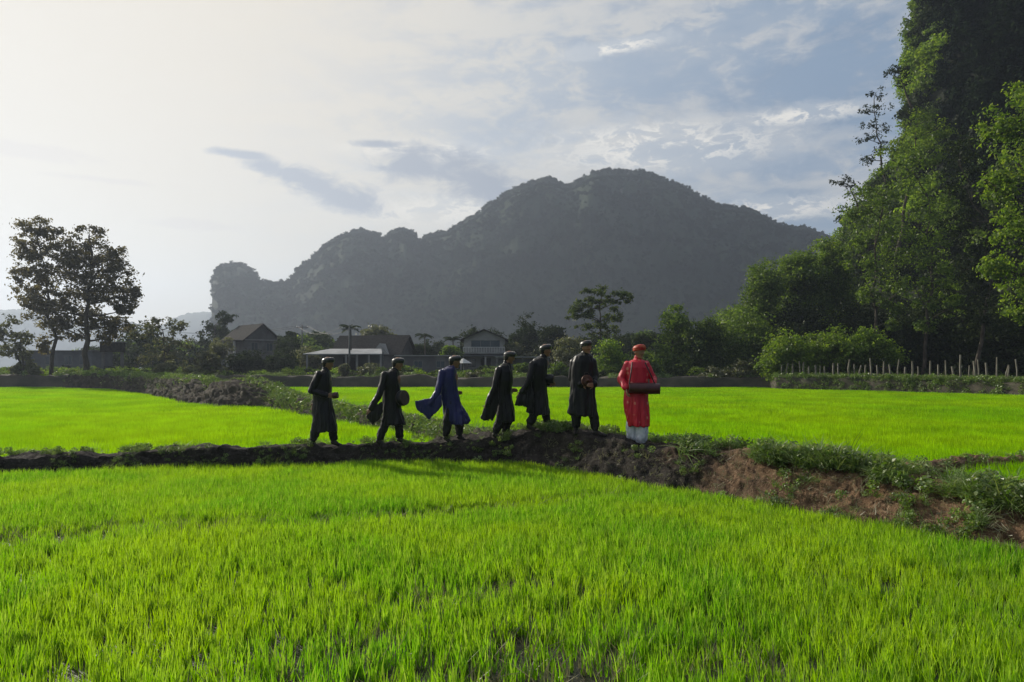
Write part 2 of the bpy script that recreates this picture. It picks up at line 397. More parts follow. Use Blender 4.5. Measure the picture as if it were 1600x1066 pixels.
# left bund that winds away towards the village: world path x, y, half width, height
def px_of(x, y): return 800 + x / y * F
MIDP = [(px, d, z, hw) for px, d, z, hw in ((120, 71, 1.3, 1.4), (200, 66.5, 1.25, 1.5), (260, 55, 1.2, 1.5), (330, 43.5, 1.15, 1.8), (352, 41.5, .85, 1.9), (372, 40.2, 1.25, 2.0), (395, 38.5, 1.20, 1.9), (415, 37.2, 1.0, 1.6),
                                           (440, 36.0, .70, 1.0), (490, 32, .42, .75), (560, 27.0, .34, .6), (640, 23.2, .30, .5), (700, 20.5, .28, .5), (745, 18.5, .28, .5), (790, 16.6, .36, .6))]
MW = np.array([((p - 800) / F * d, d, z, hw) for p, d, z, hw in MIDP])
def resample(W, step):
    seg = np.r_[0, np.cumsum(np.hypot(np.diff(W[:, 0]), np.diff(W[:, 1])))]
    t = np.arange(0, seg[-1], step)
    return np.stack([np.interp(t, seg, W[:, i]) for i in range(W.shape[1])], 1)
def pathbank(name, W, step, amp, mt, fs=1.0):
    Q = resample(W, step); V = []
    T = np.gradient(Q[:, :2], axis=0); T /= np.linalg.norm(T, axis=1)[:, None]
    N = np.stack([-T[:, 1], T[:, 0]], 1)
    prof = np.array([(-1, -.1), (-.9, .25), (-.8, .5), (-.72, .72), (-.62, .88), (-.45, .96), (-.2, 1.0), (0, 1), (.2, 1), (.45, .97), (.62, .85), (.75, .6), (.88, .3), (1, -.1)])
    tq = np.linspace(0, 13, 40); prof = list(zip(np.interp(tq, range(14), prof[:, 0]), np.interp(tq, range(14), prof[:, 1])))
    for q, nn in zip(Q, N):
        for (s, h) in prof:
            x = q[0] + nn[0] * s * q[3]; y = q[1] + nn[1] * s * q[3]; z = q[2] * h
            nz = (fr((x * .8, y * .5, z * 1.6 + s), .9 * fs) * 1.0 + fr((x, y, z * 1.4 + 3), 3.2 * fs) * 1.1 + abs(fr((x, y, z * 1.3 + 7), 8 * fs, 2)) * .7) * amp
            V.append((x + nn[0] * nz * s, y + nn[1] * nz * s * 1.0, z + nz * max(0, min(1, h * 1.3))))
    m = len(prof); n = len(Q); i, j = np.meshgrid(np.arange(n - 1), np.arange(m - 1), indexing='ij'); a = (i * m + j).ravel()
    return tag(link(name, npmesh(name, np.array(V), np.stack([a, a + m, a + m + 1, a + 1], 1), smooth=True), mt), kind='structure')
pathbank('bank', MW, 0.10, 0.17, M['soilgrey'], 1.6)
SIDE = np.array([((p - 800) / F * d, d, z, hw) for p, d, z, hw in ((1330, 12.4, .40, .5), (1400, 13.0, .30, .45), (1450, 13.9, .20, .35), (1520, 14.8, .20, .30), (1640, 15.2, .20, .30), (1900, 15.8, .2, .35), (2200, 16.5, .2, .4))])
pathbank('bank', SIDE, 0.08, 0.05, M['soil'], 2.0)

# raised terrace on which the village stands; its front face is the far bank of the paddies
TL = [(-900, 71, 1.30), (0, 71, 1.30), (300, 71, 1.25), (470, 71, 1.25), (520, 71, 1.1), (620, 71, 1.2), (660, 71, 1.32), (700, 71, 1.0), (800, 71, 1.1), (1190, 71, 1.1), (1203, 70, 1.15), (1212, 66, 1.2), (1350, 60.5, 1.15), (1475, 55.3, 1.1), (1600, 50.8, 1.0), (1900, 43, .95), (2500, 34, .9)]
cols = np.concatenate([np.arange(-900, 1200, 6), np.arange(1200, 1216, 1.0), np.arange(1216, 2500, 4)])
V = []
for c in cols:
    d, z = interp(TL, c)
    rows = [(d - .45, -.1), (d - .38, .25 * z), (d - .25, .5 * z), (d - .15, .75 * z), (d - .05, .95 * z), (d + .25, z * 1.02), (d + 1, z), (d + 3, z), (d + 8, 1.2), (d + 20, 1.2), (d + 60, 1.2), (d + 200, 1.2), (d + 600, 1.2)]
    for k, (dd, zz) in enumerate(rows):
        x = (c - 800) / F * dd
        e = fr((x, dd * (1 if k < 7 else 0), zz), .55) * .16 + fr((x, zz * 2, 3), 2.2) * .10
        V.append((x, dd - (e * 1.2 if k < 6 else 0), zz + (e * min(1, k / 3) if k < 8 else 0)))
m = 13; n = len(cols); i, j = np.meshgrid(np.arange(n - 1), np.arange(m - 1), indexing='ij'); a = (i * m + j).ravel()
tag(link('terrace', npmesh('terrace', np.array(V), np.stack([a, a + m, a + m + 1, a + 1], 1), smooth=True), M['terr']), kind='structure')

# ------------------------------------------------------------------ rice
def dist_path(X, Y, W):
    best = np.full(X.shape, 1e9)
    for (a, b) in zip(W[:-1], W[1:]):
        ab = b[:2] - a[:2]; t = np.clip(((X - a[0]) * ab[0] + (Y - a[1]) * ab[1]) / (ab @ ab), 0, 1)
        hw = a[3] + (b[3] - a[3]) * t
        best = np.minimum(best, np.hypot(X - a[0] - ab[0] * t, Y - a[1] - ab[1] * t) / hw)
    return best
def vnoise(X, Y, s, seed=0):
    """cheap smooth value noise"""
    r = np.random.default_rng(seed); G = r.random((256, 256))
    u = X * s + 100; v = Y * s + 100; iu = np.floor(u).astype(int); iv = np.floor(v).astype(int); fu = u - iu; fv = v - iv
    fu = fu * fu * (3 - 2 * fu); fv = fv * fv * (3 - 2 * fv)
    q = lambda a, b: G[a % 256, b % 256]
    return (q(iu, iv) * (1 - fu) + q(iu + 1, iv) * fu) * (1 - fv) + (q(iu, iv + 1) * (1 - fu) + q(iu + 1, iv + 1) * fu) * fv

# near field, tuft by tuft
N = 105000
Yn = np.sqrt(rng.random(N) * (17.0 ** 2 - 2.6 ** 2) + 2.6 ** 2)
Xn = (rng.random(N) * 2 - 1) * (Yn * .80 + .8)
pxn = px_of(Xn, Yn); ff = interp(MAIN, pxn)[:, 0]
keep = Yn < ff - .02 + .16 * (vnoise(Xn, Yn, 2.5, 3) - .5)
# thin strip across the field and sparse patches in the foreground
gy = np.interp(pxn, [-200, 0, 450, 700, 800, 1000, 1200], [8.3, 8.45, 9.15, 9.9, 10.3, 11.2, 12.5])
gapw = np.interp(pxn, [-200, 0, 600, 800, 1000, 1150], [.45, .42, .38, .30, .2, 0.0])
ingap = np.abs(Yn - gy + .25 * (vnoise(Xn, Yn, 1.1, 8) - .5)) < gapw
sp = vnoise(Xn, Yn, 2.1, 5) * .5 + vnoise(Xn, Yn, 6.7, 6) * .5
fore = np.exp(-((Yn - 4.7) / .75) ** 2) * np.exp(-((Xn + .1) / 1.9) ** 2) + .75 * np.exp(-((Yn - 6.3) / .5) ** 2) * np.exp(-((Xn + .15) / .9) ** 2)
thin = np.clip((Yn - 3.0) / 7, .55, 1)
prob = thin * np.where(ingap, np.where(sp > .62, .08, np.where(sp > .45, .5, .85)), 1.0) * (1 - np.clip(fore * 1.0 * (sp > .46), 0, .80)) * np.where((sp > .74) & (Yn < 7.5), .4, 1)
keep &= rng.random(N) < prob
X, Y = Xn[keep], Yn[keep]; n = len(X)
tufts = source_collection('rice_tuft_source', [(blades(11, .04, .07, .21, .0115, .10, .10), M['rice']) for _ in range(10)])
sc_ = (.78 + .36 * rng.random(n)) * (.88 + .3 * vnoise(X, Y, .8, 9)) * np.where(ingap[keep], .85, 1)
scatter('rice_crop', np.stack([X, Y, np.zeros(n)], 1), np.stack([np.zeros(n) + rng.normal(size=n) * .08, rng.normal(size=n) * .08, rng.random(n) * 6.283], 1),
        np.repeat(sc_[:, None], 3, 1) * np.stack([np.ones(n) * 1.15, np.ones(n) * 1.15, np.ones(n)], 1), rng.integers(0, 10, n), tufts, 'bright green young rice filling the near paddy in front of the dirt bank', 'rice')
# dry stubble stalks in the bare spots
kk = (rng.random(N) < .22) & (Yn < ff - .1) & ((fore > .35) & (sp > .4) | ingap)
X, Y = Xn[kk], Yn[kk]; n = len(X)
stc = source_collection('stubble_source', [(blades(5, .04, .06, .17, .013, .45, .2), M['stub']) for _ in range(6)])
scatter('stubble', np.stack([X, Y, np.zeros(n)], 1), np.stack([rng.normal(size=n) * .2, rng.normal(size=n) * .2, rng.random(n) * 6.283], 1), np.repeat((.7 + .5 * rng.random(n))[:, None], 3, 1), rng.integers(0, 6, n), stc, 'pale dry stubble stalks standing in the thin spots of the near paddy', 'stubble')

# fields behind the bank, in half metre squares
def cells(step, y0, y1, margin):
    ys = np.arange(y0, y1, step); XX, YY = [], []
    for y in ys:
        w_ = y * .72 + margin; xs = np.arange(-w_, w_, step); XX.append(xs + rng.random() * step); YY.append(np.full(len(xs), y))
    X = np.concatenate(XX); Y = np.concatenate(YY)
    return X + (rng.random(len(X)) - .5) * step * .35, Y + (rng.random(len(X)) - .5) * step * .35
def farfield(step, y0, y1, coll, name, label, side, nm, zs=1.0):
    X, Y = cells(step, y0, y1, 3.0); px = px_of(X, Y)
    back = interp(MAIN, px)[:, 3]; tl = interp(TL, px)[:, 0]
    ok = (Y > back + .25) & (Y < tl - .55 - step * .3) & (dist_path(X, Y, MW) > 1.06 + step * .25) & (dist_path(X, Y, SIDE) > 1.25)
    # which side of the winding bund
    xs = np.interp(-Y, -MW[:, 1], MW[:, 0]); left = X < xs
    ok &= left if side == 'l' else ~left
    ok &= ~((vnoise(X * .35, Y, 1.1, 21) > .90) & (rng.random(len(X)) < .5))
    X, Y = X[ok], Y[ok]; n = len(X)
    s = .9 + .25 * vnoise(X, Y, .5, 13)
    return scatter(name, np.stack([X, Y, np.zeros(n)], 1), np.stack([np.zeros(n), np.zeros(n), rng.integers(0, 4, n) * 1.5708 + rng.normal(size=n) * .2], 1),
            np.stack([np.ones(n), np.ones(n), s * zs * (.92 + .16 * rng.random(n))], 1), rng.integers(0, nm, n), coll, label, 'rice')
pm = source_collection('rice_patch_source', [(blades(210, 0, .10, .22, .012, .10, .10, 3, .62), M['ricefar']) for _ in range(8)])
pf = source_collection('rice_patch_far_source', [(blades(330, 0, .15, .25, .022, .2, .2, 2, 1.25), M['ricefar']) for _ in range(8)])
farfield(.5, 13, 30, pm, 'rice_crop', 'bright green rice right behind the walkers, reaching to the right edge', 'r', 8)
farfield(1.0, 30, 71, pf, 'rice_crop', 'smooth yellow-green rice of the far paddy below the stake fence and village', 'r', 8)
farfield(.5, 13, 30, pm, 'rice_crop', 'bright green rice of the left paddy just behind the narrow bank', 'l', 8)
farfield(1.0, 30, 71, pf, 'rice_crop', 'smooth green rice of the left paddy reaching back to the two tall trees', 'l', 8)

# ------------------------------------------------------------------ weeds on the banks
wt = source_collection('weed_source', [(blades(30, .08, .10, .30, .012, .7, .8, 4, droop=.30), M['weed']) for _ in range(6)] +
                       [(npmesh('herb', *leafset(sph(70) * rng.random((70, 1)) ** .4 * (.14, .14, .11) + (0, 0, .10), np.tile((0, 0, .9), (70, 1)), .055)), M['weed']) for _ in range(4)])
tx, ty, tz, ts, ti = [], [], [], [], []
def weeds(nn, p0, p1, t0, t1, s0, s1, kinds=(0, 10), tab=MAIN, clump=.5, seed=1):
    """t: 0 front foot .. 1 top front .. 2 top back .. 3 back foot"""
    for _ in range(nn):
        px = p0 + (p1 - p0) * random.random(); t = t0 + (t1 - t0) * random.random()
        d0, d1, d2, d3, zt = interp(tab, px); ds = [d0, d1, d2, d3]; zs = [0, zt, zt, 0]
        i = min(2, int(t)); f = t - i
        d = ds[i] + (ds[i + 1] - ds[i]) * f; z = zs[i] + (zs[i + 1] - zs[i]) * (f ** .75 if i == 0 else f)
        x = (px - 800) / F * d
        if mn.noise(Vector((x * 1.6, d * 1.6, seed))) < -.5 + clump: continue
        tx.append(x); ty.append(d); tz.append(z + .015 + .045 * random.random()); ts.append(s0 + (s1 - s0) * random.random()); ti.append(random.randrange(*kinds))
weeds(420, 1060, 1900, .85, 1.5, .6, 1.35, (0, 7), clump=.3)
weeds(60, 1060, 1900, .85, 1.5, .6, 1.2, (6, 10), clump=.3)
weeds(520, 1120, 1950, .80, 1.1, .6, 1.3, (0, 7), clump=.42)
weeds(110, 1150, 1950, .65, 1.1, .5, 1.1, (6, 10), clump=.5)
weeds(330, 1060, 1900, 1.4, 2.9, .5, 1.0, (0, 8), clump=.38)
weeds(240, 1080, 1900, .02, .6, .4, .8, clump=.6)
weeds(1300, -300, 820, .85, 2.9, .3, .65, clump=.5)
weeds(500, -300, 820, 0, .9, .2, .5, clump=.5)
weeds(170, 820, 900, .9, 1.7, .4, .8, clump=.3)
weeds(140, 780, 1100, .0, .9, .3, .6, clump=.55)
weeds(260, 900, 1100, 1.5, 2.9, .4, .8, clump=.3)
weeds(420, -100, 1700, -.03, .06, .4, .8, clump=.4)
for q in resample(SIDE, .05):
    if random.random() < .6: tx.append(q[0] + random.gauss(0, .15)); ty.append(q[1] + random.gauss(0, .2)); tz.append(q[2] * .7); ts.append(.5 + .5 * random.random()); ti.append(random.randrange(10))
sx = []
for _ in range(700):
    px = random.uniform(850, 1900); t = random.random(); d0, d1, d2, d3, zt = interp(MAIN, px); d = d0 + (d1 - d0) * t
    sx.append(((px - 800) / F * d, d, zt * t ** .75 + .03))
n = len(sx)
scatter('dry_straw', sx, np.stack([rng.normal(size=n) * 1.0 + 1.2, rng.normal(size=n) * .5, rng.random(n) * 6.283], 1), np.repeat((.35 + .5 * rng.random(n))[:, None], 3, 1), rng.integers(0, 6, n), stc, 'bits of dry straw lying on the bare face of the bank', 'straw')
n = len(tx)
scatter('bank_grass', np.stack([tx, ty, tz], 1), np.stack([rng.normal(size=n) * .25, rng.normal(size=n) * .25, rng.random(n) * 6.283], 1), np.repeat(np.array(ts)[:, None], 3, 1), ti, wt, 'tufts of weedy grass growing along the top of the dirt bank', 'grass')
# ------------------------------------------------------------------ mountains
RIDGE = [(300, 575), (329, 560), (331, 470), (332, 440), (337, 424), (350, 415), (375, 412), (392, 421), (402, 433), (412, 442), (430, 442), (455, 437), (468, 417), (490, 402), (510, 381), (540, 364), (565, 360), (590, 366),
         (603, 374), (612, 362), (628, 357), (645, 362), (656, 375), (668, 367), (700, 362), (740, 338), (780, 309), (800, 297), (825, 287), (845, 279), (865, 280), (885, 290), (900, 285), (925, 271), (945, 267), (975, 266), (1005, 269),
         (1040, 280), (1070, 293), (1100, 310), (1120, 320), (1165, 325), (1190, 335), (1215, 350), (1240, 356), (1262, 354), (1285, 366), (1340, 390), (1450, 430), (1600, 470), (1700, 520), (1760, 575)]
def mountain(name, ridge, p0, p1, step, dfoot, dridge, rows, mt, amp, seed=0):
    cols = np.arange(p0, p1, step); ry = interp(ridge, cols)[:, 0]; V = []; Nn = []
    for c, r_ in zip(cols, ry):
        ratio = max(0.0, (HOR - r_) / F)
        for j in range(rows):
            t = j / (rows - 1) * 1.5
            X0 = (c - 800) / F * dridge
            d = dfoot + (dridge - dfoot) * min(t, 1) + max(0, t - 1) * (dridge - dfoot) * 1.6
            if t <= 1: prof = math.sin(t * math.pi / 2) ** .75
            else: prof = max(0, 1 - ((t - 1) * 2) ** 1.6)
            z = ratio * dridge * prof
            f1 = fr((X0 * 1.0, seed, z * .35), .018, 5); f2 = fr((X0, d, z), .05, 5)
            edge = math.sin(min(t, 1) * math.pi)
            d2 = d + (f1 * .5 + f2 * .35) * amp * edge
            if t <= 1: z = min(z * (1 + .12 * f2 * edge), ratio * d2 * (.965 if t < .93 else 1))
            if .93 < t < 1.07 and ratio > .02: z += (mn.noise(Vector((X0 * .35, seed, 0))) * .9 + mn.noise(Vector((X0 * .12, seed, 5))) * 1.3) * dridge / 640
            V.append(((c - 800) / F * d2, d2, z + (CAMH if t > .05 else 0)))
    m, n = rows, len(cols); i, j = np.meshgrid(np.arange(n - 1), np.arange(m - 1), indexing='ij'); a = (i * m + j).ravel()
    o = tag(link(name, npmesh(name, np.array(V), np.stack([a, a + m, a + m + 1, a + 1], 1), smooth=True), mt), kind='structure')
    return np.array(V).reshape(n, m, 3)
mt, gg = newmat('mountain_cover2')
b = gg.n('ShaderNodeBsdfPrincipled'); b.inputs['Roughness'].default_value = .95; b.inputs['Specular IOR Level'].default_value = .1
ge = gg.n('ShaderNodeNewGeometry'); mp = gg.n('ShaderNodeMapping'); gg.l(ge.outputs['Position'], mp.inputs[0]); mp.inputs['Scale'].default_value = (1, .4, .35)
c = gg.mix(gg.ss(gg.noise(ge.outputs['Position'], .03, 6), .35, .65), (.016, .026, .014), (.030, .044, .022))
c = gg.mix(gg.ss(gg.noise(mp.outputs[0], .045, 6, .6), .66, .74), c, (.17, .16, .14))
gg.l(c, b.inputs['Base Color']); gg.l(b.outputs[0], gg.n('ShaderNodeOutputMaterial').inputs[0])
MV = mountain('mountain', RIDGE, 300, 1760, 2.5, 520, 640, 60, mt, 55)
mountain('hill', [(150, 575), (200, 540), (270, 498), (290, 490), (318, 487), (340, 488), (380, 500), (450, 575)], 150, 450, 3, 1500, 1700, 24, mt, 60, 4)
mountain('hill', [(-400, 520), (-200, 470), (-60, 476), (0, 484), (35, 483), (60, 488), (110, 505), (190, 500), (260, 515), (330, 575)], -400, 330, 3, 1300, 1500, 24, mt, 60, 9)

# leafy clumps used for the far forest and the overgrown hillside
def clump(nl, leaf, mt_, asp=.8):
    b = []
    for k in range(7):
        v = sph(1)[0]; b.append((v[0] * .55, v[1] * .55, v[2] * .45 * asp, .45, .45, .40 * asp))
    Vv, Fq, at = crownmesh(b, nl / 7, leaf, 9, .45)
    return (npmesh('clump', Vv, Fq, at), mt_)
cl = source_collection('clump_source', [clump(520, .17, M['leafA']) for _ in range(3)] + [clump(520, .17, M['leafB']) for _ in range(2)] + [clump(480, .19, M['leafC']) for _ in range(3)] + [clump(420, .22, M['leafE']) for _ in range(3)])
n_, m_, _ = MV.shape
NM = 15000
pi = rng.integers(0, n_ - 1, NM); pj = rng.integers(2, int(m_ * .66) - 1, NM); fu = rng.random((NM, 1)); fv = rng.random((NM, 1))
pts = (MV[pi, pj] * (1 - fu) + MV[pi + 1, pj] * fu) * (1 - fv) + (MV[pi, pj + 1] * (1 - fu) + MV[pi + 1, pj + 1] * fu) * fv + rng.normal(size=(NM, 3)) * (.8, .8, .3); ok = pts[:, 2] > 12; pts = pts[ok]
rj = MV[rng.integers(12, n_ - 200, 900), int((m_ - 1) / 1.5)] + rng.normal(size=(900, 3)) * (.8, 2, .8) - (0, 0, .6)
rj = rj[rj[:, 2] > 15]; pts[:, 2] += np.where(px_of(pts[:, 0], pts[:, 1]) < 345, rng.normal(size=len(pts)) * 3, 0); pts = pts[pts[:, 2] > 8]
pts = np.concatenate([pts, rj]); n = len(pts)
s = 1.2 + 1.3 * rng.random(n)
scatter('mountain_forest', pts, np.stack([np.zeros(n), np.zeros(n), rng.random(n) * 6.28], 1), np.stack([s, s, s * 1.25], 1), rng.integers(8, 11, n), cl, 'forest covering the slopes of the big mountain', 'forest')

# ------------------------------------------------------------------ steep wooded hill at the right
HC = Vector((95.0, 112.0)); HD = HC.length; HA = math.atan2(HC.x, HC.y)
SIL = [(0, 1210), (10, 1255), (15, 1290), (19.7, 1324), (22, 1318), (26.7, 1350), (30, 1375), (36, 1408), (38.6, 1424), (43, 1434), (49, 1428), (60, 1440), (75, 1480), (85, 1560), (92, 1700)]
def hillR(z): return HD * math.sin(HA - math.atan((float(interp(SIL, z)[0]) - 800) / F))
V = []; zs = np.arange(0, 92.5, 1.25); th = np.linspace(0, 2 * math.pi, 240, endpoint=False)
for z in zs:
    r0 = hillR(z) * (1 if z < 85 else math.sqrt(max(0.02, 1 - ((z - 85) / 8) ** 2)))
    for t in th:
        x = HC.x + math.cos(t) * r0; y = HC.y + math.sin(t) * r0
        k = 1 + .075 * fr((x, y, z * .7), .05) + .03 * fr((x, y, z), .16)
        V.append((HC.x + math.cos(t) * r0 * k, HC.y + math.sin(t) * r0 * k, z + .2))
V = np.array(V); m = len(th); n = len(zs)
i, j = np.meshgrid(np.arange(n - 1), np.arange(m), indexing='ij'); a = (i * m + j).ravel(); a2 = (i * m + (j + 1) % m).ravel()
tag(link('hill', npmesh('hill', V, np.stack([a, a2, a2 + m, a + m], 1), smooth=True), M['cliff']), kind='structure')
G = V.reshape(n, m, 3)
NN = 7500
ii = rng.integers(2, n - 12, NN); tt = rng.random(NN) * m
# only the flank that faces the paddies
angs = tt / m * 2 * math.pi; okk = (np.cos(angs) < .45) & (np.sin(angs) < .62)
ii = ii[okk]; tt = tt[okk].astype(int)
pts = G[ii, tt]; outd = pts[:, :2] - np.array(HC); outd /= np.linalg.norm(outd, axis=1)[:, None]
push = rng.random(len(pts)) ** 1.5 * 1.6 - .3
pts = pts + np.concatenate([outd * push[:, None], rng.normal(size=(len(pts), 1)) * .6], 1)
n = len(pts); s = 1.2 + 1.5 * rng.random(n) ** 1.5
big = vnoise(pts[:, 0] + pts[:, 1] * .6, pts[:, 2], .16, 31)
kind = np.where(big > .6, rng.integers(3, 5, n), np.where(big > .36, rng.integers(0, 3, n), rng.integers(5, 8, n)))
shaded = (pts[:, 2] > 27 + 3 * rng.normal(size=n)) & (px_of(pts[:, 0], pts[:, 1]) > 1465 + 12 * rng.normal(size=n))
kind = np.where(shaded, rng.integers(8, 11, n), kind)  # near-black leaf clumps put the upper flank's shade into the colour
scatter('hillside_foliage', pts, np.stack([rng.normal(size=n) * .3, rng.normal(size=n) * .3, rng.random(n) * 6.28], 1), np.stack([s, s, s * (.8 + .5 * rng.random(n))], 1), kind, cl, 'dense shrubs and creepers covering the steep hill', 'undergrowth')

# ------------------------------------------------------------------ trees and bushes
def limb(bm, p0, p1, r0, r1, bend, seg=6, nst=6):
    p0 = Vector(p0); p1 = Vector(p1); L = (p1 - p0).length; pts = []; rad = []
    off = Vector((random.gauss(0, 1), random.gauss(0, 1), random.gauss(0, .4))) * bend * L
    for i in range(nst + 1):
        t = i / nst; pts.append(p0.lerp(p1, t) + off * math.sin(t * math.pi) + Vector((random.gauss(0, 1), random.gauss(0, 1), 0)) * .012 * L * (0 < i < nst)); rad.append(r0 + (r1 - r0) * t)
    tube(bm, pts, rad, seg); return pts

def tree(name, label, cat, base, blobs, leaf, per, lm, r0, fork=.35, group=None, sub=14, spread=.3, gap=0., bark=None, lean=0.0, twigs=2, trunks=1):
    """base: Vector; blobs in world coordinates"""
    root = empty(name, base, label, cat, group)
    bl = [(x - base.x, y - base.y, z - base.z, a, b, c) for (x, y, z, a, b, c) in blobs]
    top = max(b[2] for b in bl); cx = sum(b[0] for b in bl) / len(bl); cyy = sum(b[1] for b in bl) / len(bl)
    bm = bmesh.new()
    for k in range(trunks):
        o = Vector((random.gauss(0, .3), random.gauss(0, .3), 0)) * (trunks > 1)
        stem = limb(bm, o + Vector((0, 0, -.3)), Vector((cx * .9, cyy * .9, top * .86)) + o * 3, r0, r0 * .22, .04, 8, 10)
    for b in bl:
        c = Vector(b[:3]); cand = [p for p in stem if p.z < max(c.z - .2 * b[5], stem[2].z + .05) and p.z > top * fork * .55] or [stem[3]]
        s0 = min(cand, key=lambda p: (p - c).length + abs(p.z - c.z) * .2)
        pp = limb(bm, s0, c, r0 * .38, r0 * .12, .07, 5, 5)
        for q in range(twigs):
            v = Vector(sph(1)[0]); v.z = abs(v.z) * .6
            limb(bm, pp[3 + q % 3], c + Vector((v.x * b[3], v.y * b[4], v.z * b[5])) * .8, r0 * .13, r0 * .03, .08, 4, 4)
    bmobj('trunk', bm, bark or M['bark'], root, True)
    Vv, Fq, at = crownmesh(bl, per, leaf, sub, spread, rng, gap)
    link('crown', npmesh('crown', Vv, Fq, at), lm, root)
    return root

def pb(px, py, d, rpx, rpy=None, dd=0.0, depth=None):
    """crown blob from photo position and size"""
    rpy = rpx if rpy is None else rpy
    p = P(px, py, d + dd); return (p.x, p.y, p.z, rpx / F * d, (depth or rpx) / F * d, rpy / F * d)

# two tall trees at the left
D = 73
tree('tall_tree', 'slender tall tree with thin open crown, left of the broad tree', 'tree', P(80, 583, D),
     [pb(50, 390, D, 18, 20), pb(48, 440, D, 20, 20), pb(75, 430, D, 18, 20), pb(52, 480, D, 18, 18), pb(90, 470, D, 16, 20), pb(40, 365, D, 16, 22), pb(62, 352, D, 17, 18), pb(75, 375, D, 16, 18), pb(38, 400, D, 14, 22), pb(60, 410, D, 18, 22), pb(30, 430, D, 12, 18), pb(40, 460, D, 20, 24), pb(66, 455, D, 18, 26), pb(62, 495, D, 24, 20), pb(88, 510, D, 18, 18), pb(68, 540, D, 10, 14)],
     .27, 560, M['leafH'], .20, sub=18, spread=.36, gap=.12)
tree('tall_tree', 'broad round-crowned tall tree with straight trunk, right of the slender one', 'tree', P(133, 586, D - 1),
     [pb(130, 425, D, 26, 24), pb(165, 415, D, 26, 22), pb(175, 445, D, 26, 22), pb(135, 460, D, 26, 22), pb(110, 400, D, 24, 22), pb(120, 490, D, 22, 20), pb(185, 505, D, 20, 14), pb(105, 375, D, 20, 18), pb(140, 365, D, 20, 16), pb(120, 400, D, 26, 22), pb(155, 395, D, 22, 22), pb(180, 400, D, 16, 18), pb(95, 420, D, 22, 22), pb(190, 430, D, 20, 20), pb(150, 435, D, 28, 22), pb(118, 450, D, 26, 22), pb(206, 462, D, 14, 16), pb(178, 466, D, 22, 20), pb(140, 480, D, 20, 20),
      pb(100, 485, D, 22, 22), pb(195, 485, D, 14, 10), pb(160, 505, D, 20, 14), pb(120, 515, D, 18, 16), pb(172, 525, D, 17, 13), pb(95, 512, D, 15, 18)], .28, 640, M['leafH'], .30, sub=18, spread=.36, gap=.10)
tree('small_tree', 'low leafy tree at the left edge beside the tall trees', 'tree', P(32, 584, 72), [pb(8, 510, 72, 20, 18), pb(30, 520, 72, 18, 20), pb(12, 545, 72, 20, 18), pb(36, 552, 72, 12, 16), pb(-15, 520, 72, 20, 20)], .3, 420, M['leafD'], .12, trunks=2, gap=.15)
tree('small_tree', 'pale feathery tree between the gate frame and the two-storey house', 'tree', P(252, 584, 76), [pb(245, 505, 76, 26, 10), pb(275, 508, 76, 20, 10), pb(222, 518, 76, 18, 14), pb(250, 530, 76, 26, 16), pb(280, 535, 76, 20, 14), pb(240, 556, 76, 24, 14), pb(270, 560, 76, 22, 14)], .26, 380, M['leafD'], .13, trunks=2, gap=.15)
tree('hazy_tree', 'dim rounded tree behind the pale block, beyond the gate frame', 'tree', P(210, 578, 105), [pb(205, 530, 105, 24, 20), pb(225, 520, 105, 22, 16), pb(195, 550, 105, 24, 20), pb(230, 548, 105, 26, 22)], .45, 420, M['leafC'], .2)
tree('hazy_tree', 'dark round tree rising left behind the two-storey house', 'tree', P(345, 575, 112), [pb(340, 508, 112, 20, 14), pb(350, 498, 112, 14, 10), pb(328, 525, 112, 20, 16), pb(318, 545, 112, 20, 18)], .45, 420, M['leafC'], .22)
tree('umbrella_tree', 'flat-topped open tree standing above the bushes behind the walkers', 'tree', P(938, 575, 84),
     [pb(918, 462, 84, 14, 9), pb(942, 457, 84, 18, 9), pb(966, 460, 84, 16, 8), pb(980, 466, 84, 9, 7), pb(930, 475, 84, 16, 9), pb(955, 476, 84, 16, 9), pb(905, 478, 84, 13, 9), pb(895, 492, 84, 13, 8), pb(922, 493, 84, 15, 8), pb(960, 494, 84, 15, 8), pb(940, 505, 84, 14, 8), pb(912, 512, 84, 14, 8), pb(955, 515, 84, 13, 8), pb(935, 525, 84, 15, 8)],
     .28, 330, M['leafF'], .2, sub=12, spread=.34, gap=.06)

def bush(name, label, px0, px1, ytop, ybase, d, lm, leaf=.25, per=None, nb=None, cat='bush', group=None, trunk=True, seedoff=0, lump=.55):
    """rounded bush or small tree filling a width and height measured in the photo"""
    w_ = px1 - px0; h_ = ybase - ytop; nb = nb or max(6, int(w_ * h_ / 300)); B = []
    r_ = max(6, min(w_, h_) * .30)
    for k in range(nb):
        u = random.uniform(-1, 1); v = random.random()
        hh = (1 - abs(u) ** 2.2) * (1 - r_ / h_ * .8)
        B.append(pb((px0 + px1) / 2 + u * (w_ / 2 - r_ * .7), ybase - r_ * .6 - v ** .6 * hh * (h_ - r_ * .7), d, r_ * random.uniform(.85, 1.35), r_ * random.uniform(.7, 1.1), dd=random.uniform(-.5, 1.0) * w_ / F * d * .35))
    return tree(name, label, cat, P((px0 + px1) / 2, ybase, d), B, leaf, per or 300, lm, .03 + .0022 * h_ / F * d * 10, sub=12, spread=.36, group=group, twigs=1)

